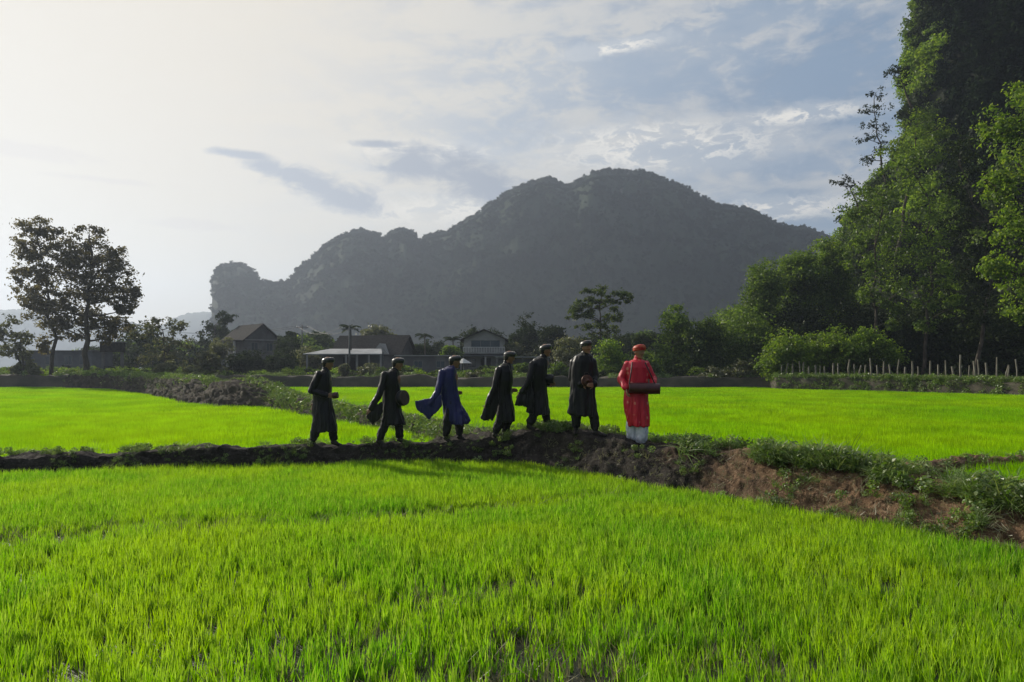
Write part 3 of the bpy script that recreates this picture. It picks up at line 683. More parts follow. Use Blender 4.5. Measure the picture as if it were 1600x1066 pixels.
VB = 'bushes and trees round the village houses'
for (nm, lb, a, b_, yt, yb, d, lm, lf, ct) in [
    ('bush', 'low bush at the foot of the slender tall tree', 15, 60, 560, 586, 71.5, 'leafD', .2, 'bush'),
    ('bush', 'green shrub clump on the bank below the pale feathery tree', 235, 305, 562, 588, 68, 'leafD', .2, 'bush'),
    ('bush', 'leafy shrub below the round tree left of the two-storey house', 300, 345, 545, 588, 74, 'leafD', .24, 'bush'),
    ('small_tree', 'dark tree hiding the front of the two-storey house', 358, 412, 535, 588, 78, 'leafC', .26, 'tree'),
    ('small_tree', 'dark bushy tree right of the two-storey house', 410, 462, 532, 590, 80, 'leafC', .26, 'tree'),
    ('small_tree', 'dusty tree between the dark trees and the tin-roofed porch', 446, 500, 540, 592, 84, 'leafD', .26, 'tree'),
    ('small_tree', 'small pointed tree behind the utility pole', 445, 462, 512, 560, 100, 'leafC', .3, 'tree'),
    ('bush', 'light shrub in front of the tin-roofed porch', 515, 562, 570, 592, 73, 'leafD', .18, 'bush'),
    ('bush', 'taller light shrub at the right end of the tin-roofed porch', 560, 598, 564, 592, 73.5, 'leafD', .18, 'bush'),
    ('bush', 'thin scrub on the bank behind the second walker', 600, 655, 578, 592, 73, 'leafD', .16, 'bush'),
    ('small_tree', 'pale yellowish treetops behind the long tiled roof', 558, 628, 508, 560, 112, 'leafD', .4, 'tree'),
    ('small_tree', 'dark bush between the long tiled house and the grey block', 640, 672, 535, 568, 98, 'leafC', .3, 'tree'),
    ('small_tree', 'light green bushy tree left of the balcony house', 690, 722, 535, 572, 88, 'leafA', .26, 'tree'),
    ('small_tree', 'rounded dark treetop rising behind the balcony house', 715, 790, 508, 560, 112, 'leafC', .36, 'tree'),
    ('bush', 'dry scrub along the bank below the balcony house', 722, 790, 578, 594, 73, 'leafD', .16, 'bush'),
    ('bush', 'bright green shrub below the tin strip roof', 800, 845, 562, 590, 76, 'leafA', .2, 'bush'),
    ('small_tree', 'tall hazy tree group right of the balcony house', 795, 850, 492, 575, 108, 'leafC', .36, 'tree'),
    ('small_tree', 'wide hazy tree behind the fifth walker', 835, 895, 498, 580, 104, 'leafC', .36, 'tree'),
    ('small_tree', 'brownish tree between the tin strip roof and the wide hazy tree', 785, 830, 535, 575, 90, 'leafD', .26, 'tree'),
    ('small_tree', 'grey-green leafy tree behind the sixth walker', 862, 912, 525, 595, 82, 'leafD', .24, 'tree'),
    ('bush', 'green shrub on the bank left of the sixth walker', 855, 905, 568, 598, 74, 'leafA', .2, 'bush'),
    ('small_tree', 'bright leafy tree between the last two walkers', 925, 985, 530, 600, 76, 'leafB', .24, 'tree'),
    ('small_tree', 'grey-green tree right behind the man in red', 975, 1032, 545, 602, 74, 'leafA', .24, 'tree'),
    ('small_tree', 'dark small tree behind the man in red, before the mountain', 985, 1025, 520, 570, 92, 'leafC', .3, 'tree'),
    ('small_tree', 'tall leafy tree at the left end of the big bush mass', 1025, 1085, 472, 600, 78, 'leafA', .27, 'tree'),
    ('big_bush', 'large round bush with dark hollow beneath, nearest the man in red', 1050, 1135, 488, 602, 77, 'leafA', .27, 'bush'),
    ('big_bush', 'large round bush joining the wooded hill foot', 1110, 1215, 482, 602, 79, 'leafA', .27, 'bush'),
    ('bush', 'pale low bush on the bank at the foot of the large round bushes', 1085, 1140, 565, 603, 72, 'leafD', .2, 'bush'),
    ('bush', 'pale low bush on the bank just left of the stake fence', 1135, 1190, 562, 603, 72, 'leafD', .2, 'bush'),
    ('small_tree', 'tree at the left edge of the wooded hill, tapering top', 1160, 1230, 405, 530, 84, 'leafA', .27, 'tree'),
    ('small_tree', 'olive tree on the hill shoulder right of the tapering tree', 1205, 1290, 388, 520, 88, 'leafA', .3, 'tree'),
    ('small_tree', 'rounded bright tree against the sky at the hill foot', 1262, 1335, 360, 500, 90, 'leafB', .3, 'tree'),
    ('bright_shrub', 'bright green spreading shrub behind the left end of the stake fence', 1192, 1275, 518, 596, 68, 'leafB', .22, 'bush'),
    ('bright_shrub', 'bright green spreading shrub behind the middle of the stake fence', 1245, 1345, 508, 585, 68, 'leafB', .22, 'bush'),
    ('bright_shrub', 'bright green spreading shrub at the foot of the hanging tree', 1312, 1408, 512, 575, 67, 'leafB', .22, 'bush'),
    ('big_bush', 'thicket darkened to give the shade under the sparse pale tree behind the fence', 1395, 1500, 470, 600, 76, 'leafC', .3, 'bush'),  # dark leaves added to make the black shade below the trees
    ('big_bush', 'thicket darkened to give the shade below the sunlit tree at the right edge', 1490, 1640, 480, 600, 72, 'leafC', .3, 'bush'),  # also added dark-leaved, for the shade at the wood's foot
    ('big_bush', 'broad olive bush between the two large round bushes and the tapering tree', 1110, 1200, 475, 560, 86, 'leafA', .3, 'bush'),
    ('small_tree', 'hazy tree half hiding the gabled house from the left', 325, 372, 528, 588, 84, 'leafD', .26, 'tree'),
    ('small_tree', 'dim broad tree filling the gap left of the utility pole', 425, 480, 524, 585, 96, 'leafC', .3, 'tree'),
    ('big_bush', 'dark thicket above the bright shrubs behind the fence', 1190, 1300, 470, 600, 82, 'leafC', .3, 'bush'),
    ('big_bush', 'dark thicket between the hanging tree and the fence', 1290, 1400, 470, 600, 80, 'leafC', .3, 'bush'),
]:
    bush(nm, lb, a, b_, yt, yb, d, M[lm], lf, cat=ct, group=VB if a < 900 else None, per=520)

def bigtree(label, base, blobs, lm, leaf, per=640, r0=.20, gap=.04, name='hillside_tree', sub=18, spread=.3):
    return tree(name, label, 'tree', base, blobs, leaf, per, M[lm], r0, sub=sub, spread=spread, gap=gap)
D = 74
bigtree('tall tree with hanging leafy strands beside the bright shrubs, left in the dark wood', P(1390, 592, D), [pb(1345, 320, D, 28, 30), pb(1370, 360, D, 34, 30), pb(1340, 400, D, 24, 30), pb(1375, 420, D, 30, 34), pb(1400, 460, D, 24, 30), pb(1405, 380, D, 30, 30), pb(1360, 460, D, 18, 26), pb(1395, 500, D, 14, 22), pb(1380, 300, D, 28, 26)], 'leafA', .27)
bigtree('tall tree with hanging strands in the middle of the dark wood', P(1440, 592, 72), [pb(1440, 300, 72, 34, 30), pb(1430, 350, 72, 30, 30), pb(1470, 340, 72, 30, 34), pb(1450, 400, 72, 34, 34), pb(1430, 450, 72, 26, 30), pb(1475, 440, 72, 24, 36), pb(1445, 500, 72, 18, 26), pb(1490, 480, 72, 16, 28), pb(1420, 260, 72, 28, 24)], 'leafA', .27)
bigtree('tree with sparse pale leaves in the dark wood, left of the bright tree', P(1520, 595, 68), [pb(1510, 290, 68, 30, 30), pb(1495, 340, 68, 22, 30), pb(1530, 370, 68, 26, 36), pb(1510, 420, 68, 22, 34), pb(1545, 430, 68, 20, 30), pb(1500, 240, 68, 30, 24), pb(1530, 480, 68, 20, 30)], 'leafC', .26)
bigtree('tree high on the hill flank with lit round crown under the dark cliff', P(1400, 420, 92), [pb(1420, 220, 90, 30, 24), pb(1450, 240, 88, 28, 24), pb(1395, 250, 90, 30, 26), pb(1470, 200, 90, 22, 18), pb(1435, 190, 91, 24, 16)], 'leafB', .3, r0=.3)
D = 52
bigtree('bright sunlit tree overhanging the right edge, nearest of the wood', P(1690, 600, D), [pb(1585, 180, D, 42, 34), pb(1560, 205, D, 30, 20), pb(1620, 150, D, 40, 30), pb(1590, 255, D, 46, 40), pb(1555, 290, D, 30, 22), pb(1600, 320, D, 42, 40), pb(1580, 360, D, 30, 28), pb(1555, 415, D, 22, 20), pb(1590, 425, D, 34, 34), pb(1600, 480, D, 28, 26), pb(1650, 250, D, 50, 60), pb(1660, 380, D, 50, 60), pb(1700, 300, D, 50, 60)], 'leafB', .24, per=900, r0=.42, sub=26, name='sunlit_tree')
for lb, bx, by, bl in [
    ('wispy tree leaning out from the cliff edge, lowest against the sky', 1345, 330, [(1312, 283, 14, 8), (1325, 290, 12, 9), (1335, 300, 12, 12)]),
    ('wispy tree on the cliff edge with layered sparse crown', 1385, 290, [(1368, 145, 12, 10), (1352, 172, 13, 7), (1378, 165, 14, 14), (1360, 195, 14, 7), (1350, 216, 14, 7), (1375, 205, 13, 12), (1358, 250, 14, 8), (1372, 232, 12, 12)]),
    ('small wispy tree sticking out from the top of the cliff edge', 1425, 165, [(1388, 115, 12, 6), (1402, 108, 12, 6), (1415, 112, 10, 8), (1412, 130, 10, 8)])]:
    tree('cliff_tree', lb, 'tree', P(bx, by, 93), [pb(x, y, 93, a, b) for x, y, a, b in bl], .26, 170, M['leafC'], .16, sub=9, spread=.36, gap=.1)

def palm(label, px, ytop, ybase, d, n=11):
    base = P(px, ybase, d); h = (ybase - ytop) / F * d; root = empty('palm_tree', base, label, 'palm')
    bm = bmesh.new(); tube(bm, [(0, 0, -.3), (.1, 0, h * .5), (.05, .05, h)], [.13, .09, .07], 7); bmobj('trunk', bm, M['bark'], root, True)
    Vs, Fs = [], []; L = 1.15
    for k in range(n):
        a = k / n * 6.283 + random.random() * .4; e = random.uniform(.2, 1.35)
        for i in range(14):
            t = (i + 1) / 15
            c = np.array([math.cos(a) * L * t * math.cos(e * (1 - t)), math.sin(a) * L * t * math.cos(e * (1 - t)), h + L * (t * math.sin(e) - .7 * t * t)])
            side = np.array([-math.sin(a), math.cos(a), 0]); fw = np.array([math.cos(a), math.sin(a), -.3])
            for sg in (-1, 1):
                tip = c + side * sg * .32 * math.sin(t * 3.0) + fw * .15 - np.array([0, 0, .16]); b0 = len(Vs)
                Vs += [c, c + fw * .11, tip + fw * .05, tip]; Fs.append([b0, b0 + 1, b0 + 2, b0 + 3])
    link('crown', npmesh('crown', np.array(Vs), np.array(Fs), rng.random(len(Vs))), M['leafC'], root)
palm('tall slim palm above the tin-roofed porch', 547, 512, 580, 84)
palm('small palm behind the long tiled roof, right end', 663, 524, 580, 96)
palm('low wide palm just left of the balcony house', 707, 530, 580, 92)

# woods behind the village and scrub between the houses
n = 1500; pxs = rng.uniform(120, 1080, n); dd = rng.uniform(112, 150, n); hh = 1.2 + (1.0 + 6.0 * vnoise(pxs, dd, .022, 41)) * rng.random(n) ** .7
s = 1.2 + 1.0 * rng.random(n)
scatter('far_wood', np.stack([(pxs - 800) / F * dd, dd, hh], 1), np.stack([np.zeros(n), np.zeros(n), rng.random(n) * 6.28], 1), np.stack([s, s, s], 1), np.where(rng.random(n) < .25, rng.integers(0, 3, n), rng.integers(5, 8, n)), cl, 'dim wood standing behind the village houses', 'wood')
n = 700; pxs = rng.uniform(-60, 1200, n); dd = rng.uniform(73, 96, n); hh = 1.1 + 1.1 * rng.random(n) * vnoise(pxs, dd, .03, 43)
s = .45 + .6 * rng.random(n)
ok = ~(((pxs > 480) & (pxs < 610) & (dd < 82)) & (hh > 1.8)); pxs, dd, hh, s = pxs[ok], dd[ok], hh[ok], s[ok]; n = len(pxs)
scatter('village_scrub', np.stack([(pxs - 800) / F * dd, dd, hh], 1), np.stack([np.zeros(n), np.zeros(n), rng.random(n) * 6.28], 1), np.stack([s, s, s * .8], 1), rng.integers(0, 8, n), cl, 'low scrub growing between the houses and the far bank', 'scrub')

# ------------------------------------------------------------------ buildings
M['wallpale'] = mat('plaster_pale', (.30, .30, .29), (.24, .24, .23), 1.2, .9, .2)
M['wallgrey'] = mat('plaster_grey', (.13, .13, .13), (.09, .09, .09), .8, .9, .3)
M['walldim'] = mat('plaster_dim', (.13, .14, .15), (.10, .11, .12), .8, .9, .3)
M['tile'] = mat('roof_tile', (.030, .028, .027), (.050, .046, .043), 4, .9, .6, 12, spec=.03)
M['tin'] = mat('roof_tin', (.34, .35, .36), (.24, .245, .25), .8, .45, .15, metallic=.3)
M['dark'] = mat('dark_opening', (.012, .013, .015), (.02, .02, .022), 2, .6)
M['glass'] = mat('window_glass', (.03, .05, .06), (.04, .06, .07), 1, .15, spec=.6)
M['frame'] = mat('window_frame', (.17, .17, .165), (.13, .13, .13), 2, .7)
M['white'] = mat('white_paint', (.55, .55, .53), (.45, .45, .44), 2, .7)
M['wood'] = mat('weathered_wood', (.16, .14, .11), (.30, .28, .24), 5, .9, .5, coords=(1, 1, .2))
M['concrete'] = mat('pole_concrete', (.16, .16, .155), (.12, .12, .118), 3, .9)

def gable_roof(root, w, l, ze, zr, ov, mt, th=.12, name='roof'):
    bm = bmesh.new()
    for s in (-1, 1):
        a = Vector((0, 0, zr)); b = Vector((s * (w / 2 + ov), 0, ze - ov * (zr - ze) / (w / 2)))
        vs = []
        for y in (-l / 2 - ov, l / 2 + ov):
            for p in (a, b):
                for dz in (0, th): vs.append(bm.verts.new((p.x, y, p.z + dz)))
        for f in ((0, 2, 3, 1), (4, 5, 7, 6), (0, 4, 6, 2), (1, 3, 7, 5), (2, 6, 7, 3)): bm.faces.new([vs[i] for i in f])
    bm2 = bm; return bmobj(name, bm2, mt, root)
def gable_walls(root, w, l, ze, zr, mt):
    bm = bmesh.new(); x, y = w / 2, l / 2
    pr = [(-x, 0), (x, 0), (x, ze), (0, zr - .02), (-x, ze)]
    a = [bm.verts.new((p, -y, q)) for p, q in pr]; b = [bm.verts.new((p, y, q)) for p, q in pr]
    bm.faces.new(a); bm.faces.new(b[::-1])
    for i in range(5): bm.faces.new((a[i], a[(i + 1) % 5], b[(i + 1) % 5], b[i]))
    return bmobj('wall', bm, mt, root)
def boxpart(root, name, mt, *b, sub=None):
    bm = bmesh.new()
    for q in (b if isinstance(b[0], tuple) else (b,)): box(bm, *q)
    return bmobj(name, bm, mt, sub or root)
def window(root, x0, x1, z0, z1, y, mt='glass', bars=1):
    fm = bmesh.new(); t = .07
    for q in ((x0, x1, y - .06, y, z0, z0 + t), (x0, x1, y - .06, y, z1 - t, z1), (x0, x0 + t, y - .06, y, z0 + t, z1 - t), (x1 - t, x1, y - .06, y, z0 + t, z1 - t)): box(fm, *q)
    for k in range(1, bars + 1):
        xx = x0 + (x1 - x0) * k / (bars + 1); box(fm, xx - .025, xx + .025, y - .055, y - .005, z0 + t, z1 - t)
    f = bmobj('window', fm, M['frame'], root)
    boxpart(root, 'pane', M[mt], x0 + .01, x1 - .01, y - .03, y - .012, z0 + .01, z1 - .01, sub=f)

ZV = 1.2
def place(px, d): return Vector(((px - 800) / F * d, d, ZV))
# two-storey house
r = empty('two_storey_house', place(392, 106), 'hazy two-storey gabled house behind dark trees, leftmost gable', 'house', rz=R(44)); r.scale = (.92, .92, .92)
gable_walls(r, 5.4, 7.5, 5.3, 7.5, M['wallgrey']); gable_roof(r, 5.4, 7.5, 5.3, 7.5, .6, M['tile'])
boxpart(r, 'roof_band', M['wallpale'], -2.75, 2.75, -3.95, -3.76, 5.02, 5.2)
for x in (-1.7, .7): window(r, x, x + 1.1, 3.4, 4.7, -3.76)
for k in range(4): boxpart(r, 'pillar', M['white'], -4.1, -3.85, -3.2 + k * 2.0, -2.95 + k * 2.0, 0, 4.9)
boxpart(r, 'veranda_roof', M['tile'], -4.3, -2.72, -3.9, 3.9, 4.9, 5.05)
boxpart(r, 'balcony', M['wallpale'], -4.2, -2.72, -3.7, 3.7, 2.6, 2.75)
# pale block and gate frame at the left
r = empty('pale_building', place(112, 100), 'low pale block seen through haze behind the two tall trees', 'house')
boxpart(r, 'wall', M['walldim'], -5.5, 4.2, -2.5, 2.5, -.3, 3.0); boxpart(r, 'roof', M['concrete'], -5.8, 4.5, -2.8, 2.8, 3.0, 3.12)
for x in (-4.5, -2, .5, 2.5): window(r, x, x + 1.1, 1.2, 2.4, -2.5)
r = empty('gate_frame', place(176, 84), 'square dark-topped gate frame right of the broad tall tree', 'gate')
boxpart(r, 'post', M['concrete'], -1.2, -.95, -.15, .15, -.3, 2.6); boxpart(r, 'post', M['concrete'], .95, 1.2, -.15, .15, -.3, 2.6)
boxpart(r, 'lintel', M['tile'], -1.3, 1.3, -.3, .3, 2.6, 3.7); boxpart(r, 'gate', M['dark'], -.93, .93, -.06, .06, -.2, 1.0)
boxpart(r, 'roof', M['tin'], -1.4, 1.4, -.5, .5, 3.7, 3.78)
r = empty('shrine', place(352, 82), 'tiny white roadside shrine below the two-storey house', 'shrine')
boxpart(r, 'pedestal', M['white'], -.22, .22, -.22, .22, -.2, .8); boxpart(r, 'wall', M['white'], -.32, .32, -.3, .3, .8, 1.4); gable_r = gable_roof(r, .64, .6, 1.4, 1.7, .12, M['tin'], .05)
boxpart(r, 'niche', M['dark'], -.2, .2, -.32, -.303, .9, 1.3)
# porch with tin roof
r = empty('porch', place(545, 83), 'open porch with pale tin roof on thin posts behind the first walker', 'porch')
bm = bmesh.new(); v = [bm.verts.new(p) for p in ((-4.6, -2, 2.35), (4.1, -2, 2.35), (3.3, 2, 3.0), (-2.6, 2, 3.0), (-4.6, -2, 2.25), (4.1, -2, 2.25), (3.3, 2, 2.9), (-2.6, 2, 2.9))]
for f in ((0, 1, 2, 3), (7, 6, 5, 4), (0, 4, 5, 1), (1, 5, 6, 2), (2, 6, 7, 3), (3, 7, 4, 0)): bm.faces.new([v[i] for i in f])
bmobj('roof', bm, M['tin'], r)
for x in (-4.2, .1, 1.3, 2.6, 3.9): boxpart(r, 'post', M['wallpale'], x - .09, x + .09, -1.85, -1.68, -.2, 2.26)
boxpart(r, 'wall', M['walldim'], -3.6, 3.6, 1.6, 1.8, -.2, 2.6); boxpart(r, 'doorway', M['dark'], -1, .4, 1.56, 1.597, -.1, 2.0)
# long tiled house
r = empty('tiled_house', place(585, 97), 'long low house with dark tiled roof and gable end behind the porch', 'house', rz=R(-14))
for nm in ('x',):
    rr = r
bm = bmesh.new(); L_, W_ = 4.6, 2.7; ze, zr = 2.6, 4.95
for s in (-1, 1):
    p = [(-L_ - .4, s * (W_ + .4), ze - .3), (L_ + .4, s * (W_ + .4), ze - .3), (L_ + .4, 0, zr), (-L_ - .4, 0, zr)]
    q = [bm.verts.new(x) for x in p] + [bm.verts.new((x[0], x[1], x[2] + .12)) for x in p]
    for f in ((0, 1, 2, 3), (7, 6, 5, 4), (0, 4, 5, 1), (1, 5, 6, 2), (3, 2, 6, 7), (0, 3, 7, 4)): bm.faces.new([q[i] for i in f])
bmobj('roof', bm, M['tile'], r)
bm = bmesh.new(); pr = [(-W_, -.3), (W_, -.3), (W_, ze - .03), (0, zr - .05), (-W_, ze - .03)]
a = [bm.verts.new((-L_, p, q)) for p, q in pr]; b = [bm.verts.new((L_, p, q)) for p, q in pr]; bm.faces.new(a); bm.faces.new(b[::-1])
for i in range(5): bm.faces.new((a[i], a[(i + 1) % 5], b[(i + 1) % 5], b[i]))
bmobj('wall', bm, M['wallgrey'], r)
dm = bmesh.new(); q = [(1.0, -3.25, 2.5), (3.4, -3.25, 2.5), (2.2, -3.25, 3.9), (2.2, -.9, 3.9), (1.0, -2.2, 2.5), (3.4, -2.2, 2.5)]; v = [dm.verts.new(x) for x in q]
for f in ((0, 1, 2), (0, 2, 3, 4), (1, 5, 3, 2)): dm.faces.new([v[i] for i in f])
bmobj('dormer', dm, M['wallpale'], r)
window(r, -2.6, -1.4, .9, 2.0, -W_); window(r, .4, 1.6, .9, 2.0, -W_); boxpart(r, 'door', M['wood'], -.7, .1, -W_ - .05, -W_ - .002, -.2, 1.95)
# grey flat block and lean-to
r = empty('grey_block', place(672, 84), 'flat-roofed grey block between the second and third walkers', 'house')
boxpart(r, 'wall', M['wallgrey'], -3.6, 2.6, -2, 2, -.3, 2.1); boxpart(r, 'roof', M['wallpale'], -3.75, 2.75, -2.15, 2.15, 2.1, 2.22); window(r, -1.6, -.6, .8, 1.6, -2); window(r, .9, 1.9, .8, 1.6, -2)
# balcony house
r = empty('balcony_house', place(758, 92), 'two-storey gabled house with balcony and wide dark window behind the fourth walker', 'house')
gable_walls(r, 4.9, 6, 4.25, 5.35, M['wallpale']); gable_roof(r, 4.9, 6, 4.25, 5.35, .45, M['tile'], .14)
window(r, -1.6, 1.9, 3.15, 4.15, -3.0, bars=2)
boxpart(r, 'balcony', M['wallpale'], -2.5, 2.5, -3.9, -3.003, 2.5, 2.66)
bm = bmesh.new(); box(bm, -2.5, 2.5, -3.9, -3.83, 3.22, 3.3)
for k in range(17): box(bm, -2.48 + k * .308, -2.42 + k * .308, -3.89, -3.84, 2.66, 3.22)
bmobj('railing', bm, M['white'], r)
boxpart(r, 'awning', M['walldim'], -2.9, 3.4, -4.6, -3.003, 2.2, 2.3); boxpart(r, 'door', M['dark'], -.4, .8, -3.05, -3.003, -.2, 2.0); window(r, -2.0, -1.0, .9, 1.9, -3.0)
for x in (-2.7, .2, 3.1): boxpart(r, 'pillar', M['wallpale'], x - .1, x + .1, -4.5, -4.3, -.2, 2.2)
r = empty('parasol', place(724, 80), 'small white parasol beside the head of the walker in blue', 'parasol')
bm = bmesh.new(); tube(bm, [(0, 0, -.2), (0, 0, 1.6)], [.03, .03], 6); bmobj('pole', bm, M['white'], r)
bm = bmesh.new(); rim = [bm.verts.new((math.cos(a) * .95, math.sin(a) * .95, 1.3)) for a in (k * math.pi / 4 for k in range(8))]; tp = bm.verts.new((0, 0, 1.85)); ti_ = bm.verts.new((0, 0, 1.8))
for k in range(8): bm.faces.new((rim[k], rim[(k + 1) % 8], tp)); bm.faces.new((rim[(k + 1) % 8], rim[k], ti_))
bmobj('canopy', bm, M['white'], r)
r = empty('lean_to', place(822, 82), 'open lean-to with flat pale tin roof between fourth and fifth walkers', 'shed')
boxpart(r, 'roof', M['tin'], -3.4, 2.6, -1.6, 1.6, 1.95, 2.03)
for x in (-3.2, -.4, 2.4): boxpart(r, 'post', M['concrete'], x - .06, x + .06, -1.5, -1.38, -.2, 1.95)
boxpart(r, 'wall', M['walldim'], -3.2, 2.4, 1.2, 1.3, -.2, 1.8)
# poles and wires
def pole(label, px, d, h):
    r = empty('utility_pole', place(px, d), label, 'pole'); bm = bmesh.new(); tube(bm, [(0, 0, -.3), (0, 0, h)], [.13, .09], 8); bmobj('pole_shaft', bm, M['concrete'], r, True)
    boxpart(r, 'crossarm', M['concrete'], -.9, .9, -.06, .06, h - .45, h - .33)
    for x in (-.8, 0, .8): boxpart(r, 'insulator', M['white'], x - .04, x + .04, -.04, .04, h - .33, h - .15)
    return place(px, d) + Vector((0, 0, h))
a0 = pole('utility pole with crossarm between the hazy house and porch', 472, 110, 7.2)
a1 = pole('thin utility pole rising in front of the porch roof', 546, 80, 5.4)
bm = bmesh.new()
for dx_ in (-.8, .8):
    for (s0, s1) in ((a0, a1), (a0, Vector((-60, 125, 8.6)))):
        pts = [s0.lerp(s1, t / 10) + Vector((dx_, 0, -.15 - 1.0 * math.sin(math.pi * t / 10))) for t in range(11)]; tube(bm, pts, [.018] * 11, 4)
tag(bmobj('power_line', bm, M['dark']), 'thin sagging power cables strung from the utility poles', 'cable')

# stake fence
r = empty('stake_fence', P(1400, 590, 59), 'row of uneven wooden stakes standing on the right bank below the wood', 'fence')
for k, (px, hp) in enumerate([(1222, 12), (1229, 15), (1238, 14), (1250, 18), (1255, 17), (1264, 11), (1274, 13), (1281, 12), (1289, 11), (1302, 16), (1310, 16), (1327, 21), (1335, 15), (1343, 13), (1352, 14), (1361, 23), (1371, 14), (1381, 19), (1391, 15), (1402, 22), (1414, 12), (1425, 20), (1434, 13), (1453, 21), (1466, 16), (1478, 22), (1489, 14), (1501, 30), (1514, 16), (1523, 22), (1529, 24), (1542, 20), (1557, 28), (1573, 18), (1576, 16), (1589, 26), (1606, 20), (1622, 22), (1640, 18)]):
    d = float(interp(TL, px)[0]) + .9; z = float(interp(TL, px)[1]); x = (px - 800) / F * d; h = hp / F * d * 1.15 + .25
    bm = bmesh.new(); ra = random.uniform(.055, .09)
    tube(bm, [(0, 0, -.3), (random.gauss(0, .03), 0, h * .5), (random.gauss(0, .07), random.gauss(0, .03), h)], [ra, ra * .92, ra * .8], 7)
    o = bmobj('stake', bm, M['wood'], r); o.location = (x - r.location.x, d - r.location.y, z - r.location.z)
# grass and creepers on the far banks
tx, ty, tz, ts, ti = [], [], [], [], []
for k in range(2600):
    px = random.uniform(1205, 1900); d, z = interp(TL, px); dd = d + random.uniform(-.45, 2.2)
    tx.append((px - 800) / F * dd); ty.append(dd); tz.append(z - .05 - ((d - dd) / .45 * z if dd < d else 0)); ts.append(random.uniform(1.0, 2.4)); ti.append(random.randrange(10))
for k in range(900):
    px = random.uniform(-200, 1205); d, z = interp(TL, px); dd = d + random.uniform(-.1, 2.5)
    if mn.noise(Vector((px * .02, 0, 2))) < 0: continue
    tx.append((px - 800) / F * dd); ty.append(dd); tz.append(z - .05); ts.append(random.uniform(1.0, 2.6)); ti.append(random.randrange(10))
Q = resample(MW, .05)
for q in Q:
    for rep in range(4 if q[1] > 36 else 9):
        if 37 < q[1] < 41.5 and random.random() < .55: continue
        if random.random() < (.75 if q[1] < 36 else .5):
            s = random.uniform(-1.0, .9)
            tx.append(q[0] + s * q[3] * .8); ty.append(q[1] + random.gauss(0, .2)); tz.append(q[2] * (1 - abs(s) ** 3 * .8) - .08); ts.append(random.uniform(.8, 1.0 + q[1] * .035)); ti.append(random.randrange(10))
n = len(tx)
scatter('bank_grass', np.stack([tx, ty, tz], 1), np.stack([rng.normal(size=n) * .25, rng.normal(size=n) * .25, rng.random(n) * 6.283], 1), np.repeat(np.array(ts)[:, None], 3, 1), ti, wt, 'rough grass and creepers growing on the far banks', 'grass')

# ------------------------------------------------------------------ people
def capsule(bm, p0, p1, r0, r1, seg=12, sq=(1, 1, 1)):
    p0 = Vector(p0); p1 = Vector(p1); d = p1 - p0; L = d.length
    d = d / L if L > 1e-6 else Vector((0, 0, 1))
    a = d.cross(Vector((.31, .2, .9))); a = a if a.length > .05 else d.cross(Vector((1, 0, 0))); a.normalize(); b = d.cross(a)
    prof = [(-r0 * math.cos(t), r0 * math.sin(t)) for t in (k * math.pi / 8 for k in range(1, 4))] + [(0, r0), (L, r1)] + [(L + r1 * math.sin(t), r1 * math.cos(t)) for t in (k * math.pi / 8 for k in range(1, 4))]
    rings = [[bm.verts.new(p0 + d * u + (a * math.cos(t) + b * math.sin(t)) * rr) for t in (2 * math.pi * k / seg for k in range(seg))] for u, rr in prof]
    e0 = bm.verts.new(p0 - d * r0); e1 = bm.verts.new(p0 + d * (L + r1))
    for q0, q1 in zip(rings, rings[1:]):
        for k in range(seg): bm.faces.new((q0[k], q0[(k + 1) % seg], q1[(k + 1) % seg], q1[k]))
    for k in range(seg): bm.faces.new((e0, rings[0][(k + 1) % seg], rings[0][k])); bm.faces.new((e1, rings[-1][k], rings[-1][(k + 1) % seg]))

def ellipsoid(bm, c, ax, rot=None, seg=16):
    mtx = Matrix.Translation(Vector(c)) @ (rot.to_4x4() if rot else Matrix.Identity(4)) @ Matrix.Diagonal((*ax, 1))
    bmesh.ops.create_uvsphere(bm, u_segments=seg, v_segments=seg // 2 + 2, radius=1.0, matrix=mtx)

def loft(bm, rows, seg=24, power=2.4):
    """rows: (z, x left, x right, half depth, y centre)"""
    rings = []
    for (z, xl, xr, hd, yc) in rows:
        cx = (xl + xr) / 2; hw = (xr - xl) / 2; rg = []
        for k in range(seg):
            t = 2 * math.pi * k / seg; c_, s_ = math.cos(t), math.sin(t)
            rg.append(bm.verts.new((cx + hw * math.copysign(abs(c_) ** (2 / power), c_), yc + hd * math.copysign(abs(s_) ** (2 / power), s_), z)))
        rings.append(rg)
    for q0, q1 in zip(rings, rings[1:]):
        for k in range(seg): bm.faces.new((q0[k], q0[(k + 1) % seg], q1[(k + 1) % seg], q1[k]))
    bm.faces.new(rings[0][::-1]); bm.faces.new(rings[-1])

def slab(bm, poly, y0, th, bulge=0.03):
    """flat hanging sleeve or coat tail: outline in x, z with rounded thickness"""
    n = len(poly); cx = sum(p[0] for p in poly) / n; czz = sum(p[1] for p in poly) / n
    a = [bm.verts.new((x, y0 - th * .5, z)) for x, z in poly]; b = [bm.verts.new((x, y0 + th * .5, z)) for x, z in poly]
    ca = bm.verts.new((cx, y0 - th * .5 - bulge, czz)); cb = bm.verts.new((cx, y0 + th * .5 + bulge, czz))
    for i in range(n):
        j = (i + 1) % n; bm.faces.new((a[i], a[j], ca)); bm.faces.new((b[j], b[i], cb)); bm.faces.new((a[j], a[i], b[i], b[j]))

